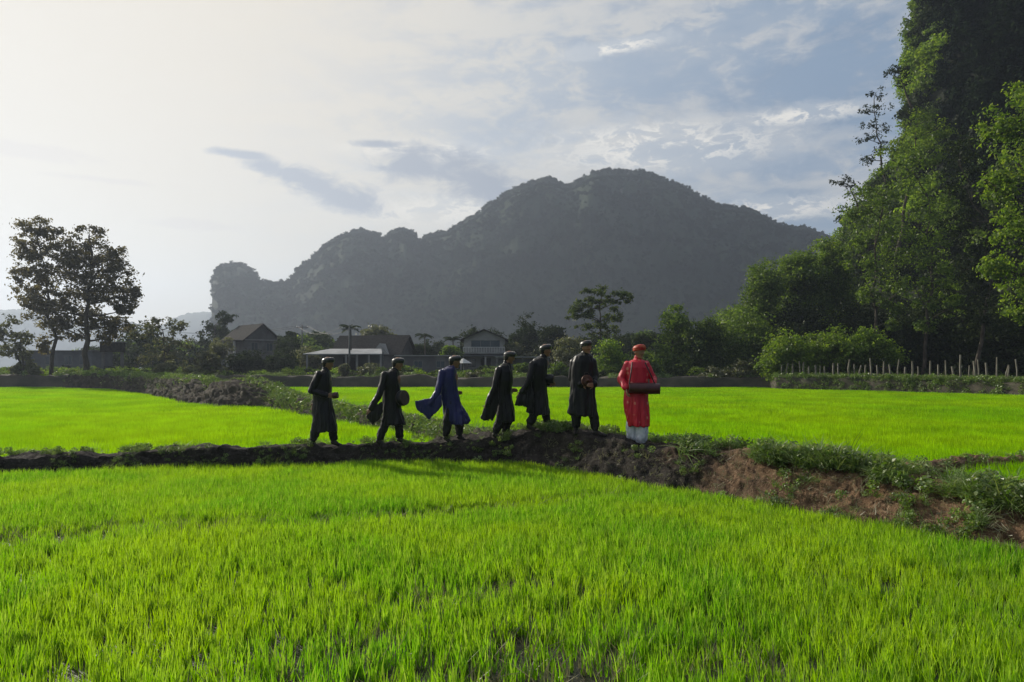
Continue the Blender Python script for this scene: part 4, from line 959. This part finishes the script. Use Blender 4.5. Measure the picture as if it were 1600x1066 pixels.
def remeshed(name, bm, mt, parent, voxel=.008, smooth=4, fold=0.0, seed=0, fz=.22):
    bmesh.ops.recalc_face_normals(bm, faces=bm.faces[:])
    me = bpy.data.meshes.new('tmp'); bm.to_mesh(me); bm.free()
    o = bpy.data.objects.new('tmp', me); C.objects.link(o)
    md = o.modifiers.new('r', 'REMESH'); md.mode = 'VOXEL'; md.voxel_size = voxel
    ms = o.modifiers.new('s', 'SMOOTH'); ms.iterations = smooth; ms.factor = .5
    dg = bpy.context.evaluated_depsgraph_get(); ev = o.evaluated_get(dg)
    me2 = bpy.data.meshes.new_from_object(ev, depsgraph=dg); bpy.data.objects.remove(o); bpy.data.meshes.remove(me)
    me2.name = name
    if fold:
        n = len(me2.vertices); co = np.zeros(n * 3, np.float32); no = np.zeros(n * 3, np.float32)
        me2.vertices.foreach_get('co', co); me2.vertices.foreach_get('normal', no); co = co.reshape(-1, 3); no = no.reshape(-1, 3)
        for i in range(n):
            x, y, z = co[i]; k = (mn.noise(Vector((x * 16 + seed, y * 16, z * 16 * fz))) * .7 + mn.noise(Vector((x * 34, y * 34 + seed, z * 34 * fz * 1.6))) * .35)
            co[i] += no[i] * k * fold * (.5 + max(0, 1.1 - z))
        me2.vertices.foreach_set('co', co.ravel())
    me2.polygons.foreach_set('use_smooth', np.ones(len(me2.polygons), bool))
    me2.materials.clear()
    return link(name, me2, mt, parent)

def hand(bm, wrist, d, pn, curl=.6, thumb=1):
    """palm along d with palm normal pn; four fingers and a thumb"""
    d = Vector(d).normalized(); pn = Vector(pn); pn = (pn - d * pn.dot(d)).normalized(); s = d.cross(pn)
    w_ = Vector(wrist)
    for k in (-1.5, -.5, .5, 1.5): capsule(bm, w_ + s * k * .012, w_ + d * .085 + s * k * .021, .014, .0125, 8)
    for k, L in zip((-1.5, -.5, .5, 1.5), (.062, .078, .084, .072)):
        p = w_ + d * .09 + s * k * .021; dd = d.copy()
        for q, f in enumerate((.45, .32, .23)):
            dd = (dd * math.cos(curl * (.6 + .3 * q)) + pn * math.sin(curl * (.6 + .3 * q))).normalized(); p2 = p + dd * L * f * 1.15
            capsule(bm, p, p2, .0098 - .001 * q, .0092 - .001 * q, 7); p = p2
    p = w_ + d * .03 + s * thumb * .030; dd = (d * .65 + s * thumb * .6 + pn * .4).normalized()
    for q in (.04, .03): p2 = p + dd * q; capsule(bm, p, p2, .012, .0105, 7); p = p2; dd = (dd + pn * .4 + d * .2).normalized()

M['skin'] = mat('skin', (.26, .14, .085), (.30, .165, .10), 8, .55, spec=.4)
M['skinred'] = M['skin']
M['hair'] = mat('hair', (.012, .010, .009), (.02, .018, .016), 20, .5)
M['black'] = mat('black_silk', (.006, .006, .006), (.009, .009, .009), 6, .45, spec=.3)
M['black2'] = mat('charcoal_silk', (.008, .008, .010), (.011, .011, .014), 6, .45, spec=.3)
M['turban'] = mat('turban_cloth', (.012, .012, .013), (.03, .03, .03), 20, .38, spec=.6)
M['navy'] = mat('blue_silk', (.013, .015, .085), (.017, .020, .11), 6, .42, spec=.4)
M['trous'] = mat('black_trousers', (.012, .012, .013), (.02, .02, .02), 8, .7)
M['wtrous'] = mat('white_trousers', (.62, .64, .68), (.52, .55, .60), 8, .75)
M['sandal'] = mat('dark_shoe', (.02, .017, .015), (.04, .035, .03), 10, .6)
M['white_sandal'] = mat('pale_sandal', (.45, .44, .42), (.55, .54, .52), 10, .6)
# red brocade with pale round flowers
m_, gq = newmat('red_brocade'); b = gq.n('ShaderNodeBsdfPrincipled'); b.inputs['Roughness'].default_value = .5
t = gq.n('ShaderNodeTexCoord'); vo = gq.n('ShaderNodeTexVoronoi'); vo.inputs['Scale'].default_value = 8.5; vo.inputs['Randomness'].default_value = .55; gq.l(t.outputs['Object'], vo.inputs['Vector'])
fl = gq.m('SUBTRACT', 1.0, gq.ss(gq.m('ADD', vo.outputs['Distance'], gq.m('MULTIPLY', gq.noise(t.outputs['Object'], 60, 2), .14)), .24, .36))
gq.l(gq.mix(gq.m('MULTIPLY', fl, .75), (.55, .008, .030), (.72, .26, .18)), b.inputs['Base Color']); gq.l(b.outputs[0], gq.n('ShaderNodeOutputMaterial').inputs[0])
M['red'] = m_
for k_ in ('black', 'black2', 'turban', 'navy'):
    bs = [q_ for q_ in M[k_].node_tree.nodes if q_.type == 'BSDF_PRINCIPLED'][0]; bs.inputs['Sheen Weight'].default_value = .40 if k_ != 'turban' else 1.0; bs.inputs['Sheen Roughness'].default_value = .28; bs.inputs['Sheen Tint'].default_value = (.9, .88, .85, 1)
M['redturban'] = mat('red_turban', (.40, .015, .02), (.45, .10, .04), 14, .5)
M['drumred'] = mat('drum_lacquer', (.05, .010, .012), (.07, .016, .016), 10, .35, spec=.5)
M['hide'] = mat('drum_hide', (.06, .045, .035), (.09, .07, .05), 6, .7)
M['gong'] = mat('gong_bronze', (.10, .045, .028), (.06, .03, .02), 12, .4, metallic=.5)

def person(label, px, d, z0, H_, face, rows, head, legs, arms, slabs=(), robe='black', trous='trous', turban='turban', shoe='sandal', hem=None, seed=0, tilt=0.0, hands=True, trad=(.085, .075), hband=True):
    """all coordinates in metres in the picture plane (x right, y away, z up); face = heading of the face in degrees, 0 = to the right, -90 = to the camera"""
    root = empty('person', ((px - 800) / F * d, d, z0 - .055), label, 'person'); root.scale = (H_ * 1.055, H_ * 1.055, H_ * 1.055)
    fa = R(face); f = Vector((math.cos(fa), math.sin(fa), 0)); l = Vector((-math.sin(fa), math.cos(fa), 0)); hc = Vector(head)
    rot = Matrix.Rotation(fa, 3, 'Z') @ Matrix.Rotation(R(tilt), 3, 'Y')
    fv = rot @ Vector((1, 0, 0)); up = rot @ Vector((0, 0, 1))
    # --- body: head, neck, torso, arms, hands, legs in one surface
    bm = bmesh.new()
    ellipsoid(bm, hc + up * .02, (.106, .085, .114), rot); ellipsoid(bm, hc + fv * .022 - up * .052, (.066, .056, .064), rot)
    capsule(bm, hc + fv * .088 + up * .012, hc + fv * .108 - up * .022, .009, .015, 8)                       # nose
    capsule(bm, hc + fv * .078 + l * .035 + up * .028, hc + fv * .078 - l * .035 + up * .028, .014, .014, 8)  # brow
    capsule(bm, hc + fv * .078 + l * .018 - up * .055, hc + fv * .078 - l * .018 - up * .055, .011, .011, 8)  # mouth
    ellipsoid(bm, hc + fv * .072 - up * .095, (.024, .026, .020), rot, 10)                                    # chin
    for s in (-1, 1): ellipsoid(bm, hc + l * s * .079 - fv * .005 - up * .005, (.020, .010, .032), rot, 8); ellipsoid(bm, hc + l * s * .042 + fv * .062 - up * .02, (.022, .022, .026), rot, 8)
    nb = Vector((hc.x - f.x * .05, hc.y - f.y * .05, 1.40)); capsule(bm, hc - up * .06 - fv * .02, nb, .054, .064)
    hip = Vector(legs['hip'])
    capsule(bm, nb + Vector((0, 0, -.10)), hip + Vector((0, 0, .18)), .115, .105); capsule(bm, hip + Vector((0, 0, .18)), hip + Vector((0, 0, .04)), .11, .12)
    for (sh, el_, wr, hd, pn, th_) in arms:
        capsule(bm, nb + Vector((0, 0, -.06)), sh, .06, .058); capsule(bm, sh, el_, .050, .040); capsule(bm, el_, wr, .039, .026)
        if hands: hand(bm, wr, hd, pn, .55, th_)
    for (kn, an, toe) in legs['l']:
        h0 = hip + Vector((kn[0] * .15 - hip.x * .15, (kn[1] - hip.y), 0)) * .9
        capsule(bm, h0, kn, .075, .052); capsule(bm, kn, an, .052, .034)
        capsule(bm, Vector(an) + Vector((0, 0, -.02)), Vector(toe), .036, .026)
    remeshed('body', bm, M['skin'], root, .009, 3)
    for s in (-1, 1):
        bm = bmesh.new(); ellipsoid(bm, hc + l * s * .034 + fv * .083 + up * .006, (.007, .013, .008), rot, 8); bmobj('eye', bm, M['hair'], root, True)
    bm = bmesh.new(); ellipsoid(bm, hc - fv * .022 + up * .012, (.095, .090, .090), rot); ellipsoid(bm, hc - fv * .055 - up * .045, (.045, .062, .045), rot)
    remeshed('hair', bm, M['hair'], root, .01, 3)
    # --- turban: coiled band with a dished top
    hs = 1.05
    prof = [(a_ * hs, b_ * hs - .004) for a_, b_ in [(.074, .045), (.086, .030), (.102, .034), (.108, .048), (.104, .060), (.110, .070), (.110, .086), (.103, .094), (.098, .108), (.086, .120), (.070, .126), (.060, .120), (.034, .126), (.0, .128)]]
    bm = bmesh.new(); rg = []
    for (rr, zz) in prof[:-1]: rg.append([bm.verts.new(hc + rot @ Vector((rr * math.cos(t) * 1.06, rr * math.sin(t) * .94, zz - .012 + .018 * math.cos(t)))) for t in (2 * math.pi * k / 22 for k in range(22))])
    for q0, q1 in zip(rg, rg[1:]):
        for k in range(22): bm.faces.new((q0[k], q0[(k + 1) % 22], q1[(k + 1) % 22], q1[k]))
    bm.faces.new(rg[-1]); bmobj('turban', bm, M[turban], root, True)
    # --- trousers
    bm = bmesh.new(); capsule(bm, hip + Vector((0, -.05, .02)), hip + Vector((0, .05, .02)), .10, .10)
    for (kn, an, toe) in legs['l']:
        h0 = hip + Vector((0, (kn[1] - hip.y), 0)) * .9; a_ = Vector(an) + (Vector(kn) - Vector(an)).normalized() * .07
        capsule(bm, h0, kn, .095, trad[0] + .004, 16); capsule(bm, kn, a_, trad[0] + .004, trad[1], 16)
    remeshed('trousers', bm, M[trous], root, .011, 2, .026, seed + 3, .3)
    for (kn, an, toe) in legs['l']:
        bm = bmesh.new(); an = Vector(an); toe = Vector(toe); dd = (toe - an); 
        capsule(bm, an + Vector((0, 0, -.035)) - dd * .18, toe + dd * .12, .040, .034, 12); capsule(bm, an + Vector((0, 0, .0)), an + dd * .5 + Vector((0, 0, -.005)), .046, .034, 12)
        remeshed('shoe', bm, M[shoe], root, .01, 2)
    # --- robe
    bm = bmesh.new(); loft(bm, rows)
    capsule(bm, hc - up * .10 - fv * .03, nb + Vector((0, 0, -.03)), .066, .10, 14)                          # standing collar
    for (sh, el_, wr, hd, pn, th_) in arms:
        sh, el_, wr = Vector(sh), Vector(el_), Vector(wr)
        capsule(bm, nb + Vector((0, 0, -.07)), sh, .075, .075); capsule(bm, sh, el_, .074, .066, 14); capsule(bm, el_, el_.lerp(wr, .93), .064, .060, 14)
    for s in slabs: slab(bm, *s)
    remeshed('robe', bm, M[robe], root, .0095, 2, .034, seed, .14)
    return root

def zx(lst, ox, oy, s, dep, yc=0.0):
    """outline read off the enlarged photo -> loft rows"""
    out = []
    for k, (y, xl, xr) in enumerate(lst):
        out.append(((oy - y) / s, (xl - ox) / s, (xr - ox) / s, dep[min(k, len(dep) - 1)], yc))
    return out
def pt(x, y, ox, oy, s, yd=0.0): return Vector(((x - ox) / s, yd, (oy - y) / s))
def poly(pts, ox, oy, s): return [((x - ox) / s, (oy - y) / s) for x, y in pts]
DEP = [.06, .17, .20, .20, .18, .17, .18, .19, .20, .20]

# 1
q = (265, 940, 428)
person('last walker of the line, plain dark robe, drum hand before his waist', 507.5, 14.9, .47, .985, 0,
       zx([(300, 252, 300), (325, 205, 308), (380, 172, 315), (440, 168, 320), (500, 172, 318), (560, 172, 322), (620, 168, 332), (700, 172, 350), (775, 172, 364), (812, 176, 368)], *q, DEP),
       pt(290, 252, *q), dict(hip=pt(255, 590, *q), l=[(pt(205, 770, *q, -.09), pt(172, 900, *q, -.09), pt(215, 932, *q, -.10)), (pt(318, 765, *q, .09), pt(330, 900, *q, .09), pt(385, 932, *q, .10))]),
       [(pt(235, 340, *q, -.17), pt(178, 475, *q, -.21), pt(300, 515, *q, -.17), (1, .2, -.1), (0, 1, 0), 1), (pt(245, 340, *q, .17), pt(190, 470, *q, .20), pt(160, 575, *q, .16), (-.2, 0, -1), (0, -1, 0), 1)], robe='black2', seed=1, tilt=8)
# 2
q = (820, 925, 419)
person('walker in black robe with swinging sleeve and round drum, second from the tail', 612, 14.95, .48, .985, 0,
       zx([(296, 815, 868), (325, 775, 872), (370, 755, 880), (430, 748, 886), (490, 750, 890), (560, 745, 890), (620, 740, 892), (680, 745, 912), (735, 738, 930), (752, 742, 935)], *q, DEP),
       pt(868, 258, *q), dict(hip=pt(812, 570, *q), l=[(pt(775, 740, *q, -.09), pt(722, 875, *q, -.09), pt(765, 912, *q, -.1)), (pt(868, 740, *q, .09), pt(880, 870, *q, .09), pt(935, 900, *q, .10))]),
       [(pt(778, 345, *q, -.16), pt(738, 500, *q, -.22), pt(668, 620, *q, -.24), (-.5, 0, -1), (0, 1, 0), -1), (pt(800, 345, *q, .16), pt(800, 480, *q, .22), pt(880, 520, *q, .10), (1, -.3, -.1), (0, -1, 0), 1)],
       slabs=[(poly([(760, 560), (735, 575), (700, 615), (625, 675), (655, 712), (685, 745), (735, 700), (765, 640)], *q), -.23, .05, .02)], seed=2, tilt=12)
# 3
q = (330, 900, 416)
person('walker in the blue robe with wide blue sleeve flying behind', 705, 15.1, .53, .985, 0,
       zx([(275, 300, 362), (300, 255, 370), (350, 238, 373), (420, 232, 376), (480, 232, 384), (560, 250, 403), (610, 262, 418), (665, 268, 446), (720, 290, 476), (748, 320, 470)], *q, DEP),
       pt(358, 240, *q), dict(hip=pt(330, 565, *q), l=[(pt(303, 715, *q, -.09), pt(290, 850, *q, -.09), pt(325, 888, *q, -.10)), (pt(392, 715, *q, .09), pt(396, 850, *q, .09), pt(445, 886, *q, .10))]),
       [(pt(262, 330, *q, -.16), pt(232, 480, *q, -.21), pt(165, 585, *q, -.24), (-.8, 0, -.8), (0, 1, 0), -1), (pt(275, 330, *q, .16), pt(290, 470, *q, .22), pt(350, 500, *q, .18), (1, 0, .1), (0, -1, 0), 1)],
       slabs=[(poly([(262, 500), (225, 528), (180, 535), (110, 545), (50, 560), (58, 600), (70, 628), (115, 665), (160, 702), (205, 660), (262, 598)], *q), -.23, .06, .02), (poly([(360, 600), (420, 600), (455, 655), (487, 722), (435, 746), (380, 740)], *q), .0, .10, .05)],
       robe='navy', seed=3, tilt=8)
# 4
q = (780, 855, 411)
person('bowed walker in black with long sleeve trailing, just behind the bank mound', 786.5, 15.15, .62, .985, 0,
       zx([(245, 785, 828), (272, 742, 836), (320, 724, 852), (390, 722, 860), (440, 718, 850), (500, 718, 846), (560, 720, 853), (620, 730, 864), (680, 730, 874), (722, 722, 878)], *q, DEP),
       pt(828, 203, *q), dict(hip=pt(785, 535, *q), l=[(pt(755, 700, *q, -.09), pt(712, 820, *q, -.09), pt(745, 848, *q, -.10)), (pt(820, 700, *q, .09), pt(792, 820, *q, .09), pt(835, 842, *q, .10))]),
       [(pt(742, 310, *q, -.16), pt(712, 440, *q, -.21), pt(655, 580, *q, -.22), (-.5, 0, -1), (0, 1, 0), -1), (pt(760, 310, *q, .16), pt(780, 440, *q, .22), pt(830, 470, *q, .15), (1, 0, 0), (0, -1, 0), 1)],
       slabs=[(poly([(735, 390), (700, 430), (670, 500), (630, 590), (598, 680), (602, 698), (660, 712), (670, 700), (700, 705), (722, 640), (745, 560)], *q), -.20, .06, .02)], seed=4, tilt=14)
# 5
q = (290, 855, 428)
person('upright walker in black on top of the mound, sleeve flaring behind, box drum ahead', 842, 15.0, .80, .985, -8,
       zx([(238, 290, 350), (268, 240, 362), (320, 216, 366), (400, 210, 356), (470, 206, 356), (540, 212, 360), (600, 212, 366), (650, 198, 370), (700, 190, 374), (725, 215, 376)], *q, DEP),
       pt(345, 195, *q), dict(hip=pt(290, 535, *q), l=[(pt(258, 700, *q, -.09), pt(205, 815, *q, -.09), pt(238, 845, *q, -.10)), (pt(345, 690, *q, .09), pt(362, 815, *q, .09), pt(385, 846, *q, .08))]),
       [(pt(240, 310, *q, -.16), pt(208, 440, *q, -.21), pt(150, 540, *q, -.22), (-.7, 0, -.8), (0, 1, 0), -1), (pt(300, 310, *q, .14), pt(310, 430, *q, .18), pt(365, 470, *q, .04), (1, -.2, 0), (0, -1, 0), 1)],
       slabs=[(poly([(215, 440), (180, 480), (130, 530), (100, 600), (82, 648), (150, 648), (192, 662), (180, 700), (240, 715), (250, 600)], *q), -.20, .06, .02)], seed=5, tilt=2)
# 6
q = (670, 925, 468)
person('walker in long black robe turned towards the camera with round bronze gong', 909, 13.95, .78, 1.0, -50,
       zx([(232, 668, 735), (258, 612, 758), (310, 592, 778), (380, 582, 776), (450, 580, 774), (520, 574, 778), (600, 566, 782), (670, 560, 795), (735, 552, 801), (760, 575, 795)], *q, [.06, .13, .15, .15, .15, .15, .16, .17, .18, .18]),
       pt(706, 190, *q), dict(hip=pt(680, 570, *q), l=[(pt(628, 750, *q, .04), pt(624, 868, *q, .10), pt(612, 905, *q, -.02)), (pt(765, 750, *q, -.06), pt(785, 890, *q, -.06), pt(852, 918, *q, -.10))]),
       [(pt(605, 310, *q, .03), pt(592, 450, *q, .06), pt(662, 500, *q, -.14), (1, -.2, 0), (0, -1, 0), 1), (pt(762, 310, *q, -.02), pt(782, 440, *q, -.04), pt(760, 500, *q, -.22), (-.4, -.6, 0), (-.3, 1, 0), 1)], seed=6, tilt=2)
# 7
q = (440, 962, 500)
person('leading man in bright red brocade robe and white trousers with a long drum', 996, 13.35, .66, 1.0, -62,
       zx([(232, 395, 490), (252, 350, 525), (300, 338, 535), (350, 345, 530), (420, 348, 528), (500, 330, 522), (580, 326, 530), (660, 332, 540), (740, 350, 544), (798, 362, 540)], *q, [.07, .12, .15, .15, .15, .15, .16, .17, .18, .18]),
       pt(455, 165, *q), dict(hip=pt(435, 560, *q), l=[(pt(402, 780, *q, .05), pt(398, 920, *q, .05), pt(392, 950, *q, -.06)), (pt(475, 780, *q, -.04), pt(472, 935, *q, -.05), pt(492, 962, *q, -.15))]),
       [(pt(358, 275, *q, .0), pt(302, 400, *q, .02), pt(330, 470, *q, -.16), (.1, -.3, -1), (1, 0, 0), -1), (pt(512, 275, *q, .0), pt(575, 395, *q, .0), pt(560, 432, *q, -.16), (-.3, -.6, -.15), (0, 0, -1), 1)],
       robe='red', trous='wtrous', turban='redturban', shoe='sandal', seed=7, tilt=4, trad=(.105, .10))

def drum(name, label, c, axis, L, r, mt, rim, cat='drum', bulge=1.12):
    c = Vector(c); root = empty(name, c, label, cat); root.rotation_euler = Vector(axis).to_track_quat('Z', 'Y').to_euler()
    bm = bmesh.new(); pr = [(-L / 2, r), (-L / 4, r * (1 + (bulge - 1) * .8)), (0, r * bulge), (L / 4, r * (1 + (bulge - 1) * .8)), (L / 2, r)]
    tube(bm, [(0, 0, a) for a, _ in pr], [b for _, b in pr], 24); bmobj('shell', bm, mt, root, False)
    for s in (-1, 1):
        bm = bmesh.new(); tube(bm, [(0, 0, s * L / 2), (0, 0, s * (L / 2 + .012))], [r * 1.06, r * 1.03], 24); bmobj('drumhead', bm, rim, root)
    return root
def wp(px, py, d): return P(px, py, d)
drum('small_drum', 'small dark round drum in the last walker\'s hand', wp(524, 618, 14.72), (1, 0, .1), .08, .06, M['drumred'], M['hide'])
drum('flat_drum', 'flat round drum held before the second walker from the tail', wp(629, 622, 14.85), (.85, -.5, .15), .10, .145, M['black2'], M['hide'])
drum('box_drum', 'short dark drum jutting out before the walker on the mound', wp(858, 592, 14.95), (1, -.15, -.08), .17, .085, M['black2'], M['hide'])
drum('long_drum', 'long dark red drum slung level before the man in red', wp(1007, 607, 13.13), (1, -.12, -.03), .52, .093, M['drumred'], M['hide'], bulge=1.1)
bm = bmesh.new()
root = empty('gong', wp(918, 595, 13.68), 'round bronze gong held against the chest of the sixth walker', 'gong'); root.rotation_euler = (R(82), 0, R(18))
prof = [(0, .034), (.022, .032), (.030, .014), (.06, .006), (.105, .0), (.112, -.006), (.112, -.035), (.104, -.035), (.10, -.010), (0, -.002)]
rg = [[bm.verts.new((max(rr, .0005) * math.cos(t), max(rr, .0005) * math.sin(t), zz)) for t in (2 * math.pi * k / 28 for k in range(28))] for rr, zz in prof]
for q0, q1 in zip(rg, rg[1:]):
    for k in range(28): bm.faces.new((q0[k], q0[(k + 1) % 28], q1[(k + 1) % 28], q1[k]))
bmobj('disc', bm, M['gong'], root, True)
bm = bmesh.new(); tube(bm, [(-.06, .09, -.02), (-.03, .16, -.03), (.03, .16, -.03), (.06, .09, -.02)], [.004] * 4, 6); bmobj('cord', bm, M['hide'], root)
# strap of the long drum
bm = bmesh.new(); a = wp(983, 600, 13.1); b = wp(1023, 600, 13.1)
for s, e in ((a, wp(988, 566, 13.16)), (b, wp(1008, 567, 13.16))): tube(bm, [s, s.lerp(e, .5) + Vector((0, -.03, 0)), e], [.011] * 3, 6)
o = bmobj('strap', bm, M['black'], None); dr = [x for x in bpy.data.objects if x.name == 'long_drum'][0]
bpy.context.view_layer.update(); o.parent = dr; o.matrix_parent_inverse = dr.matrix_world.inverted()

# ------------------------------------------------------------------ haze
HAZE = 0.00045
bm = bmesh.new(); box(bm, -2600, 2600, -300, 2300, -1.2, 260)
hz = bmobj('haze', bm, None); hm = bpy.data.materials.new('haze'); hm.use_nodes = True; hn = hm.node_tree; hn.nodes.clear()
pv = hn.nodes.new('ShaderNodeVolumePrincipled'); pv.inputs['Density'].default_value = HAZE; pv.inputs['Color'].default_value = (.68, .79, .98, 1); pv.inputs['Anisotropy'].default_value = .45
ho = hn.nodes.new('ShaderNodeOutputMaterial'); hn.links.new(pv.outputs[0], ho.inputs['Volume']); hz.data.materials.append(hm); tag(hz, kind='stuff')
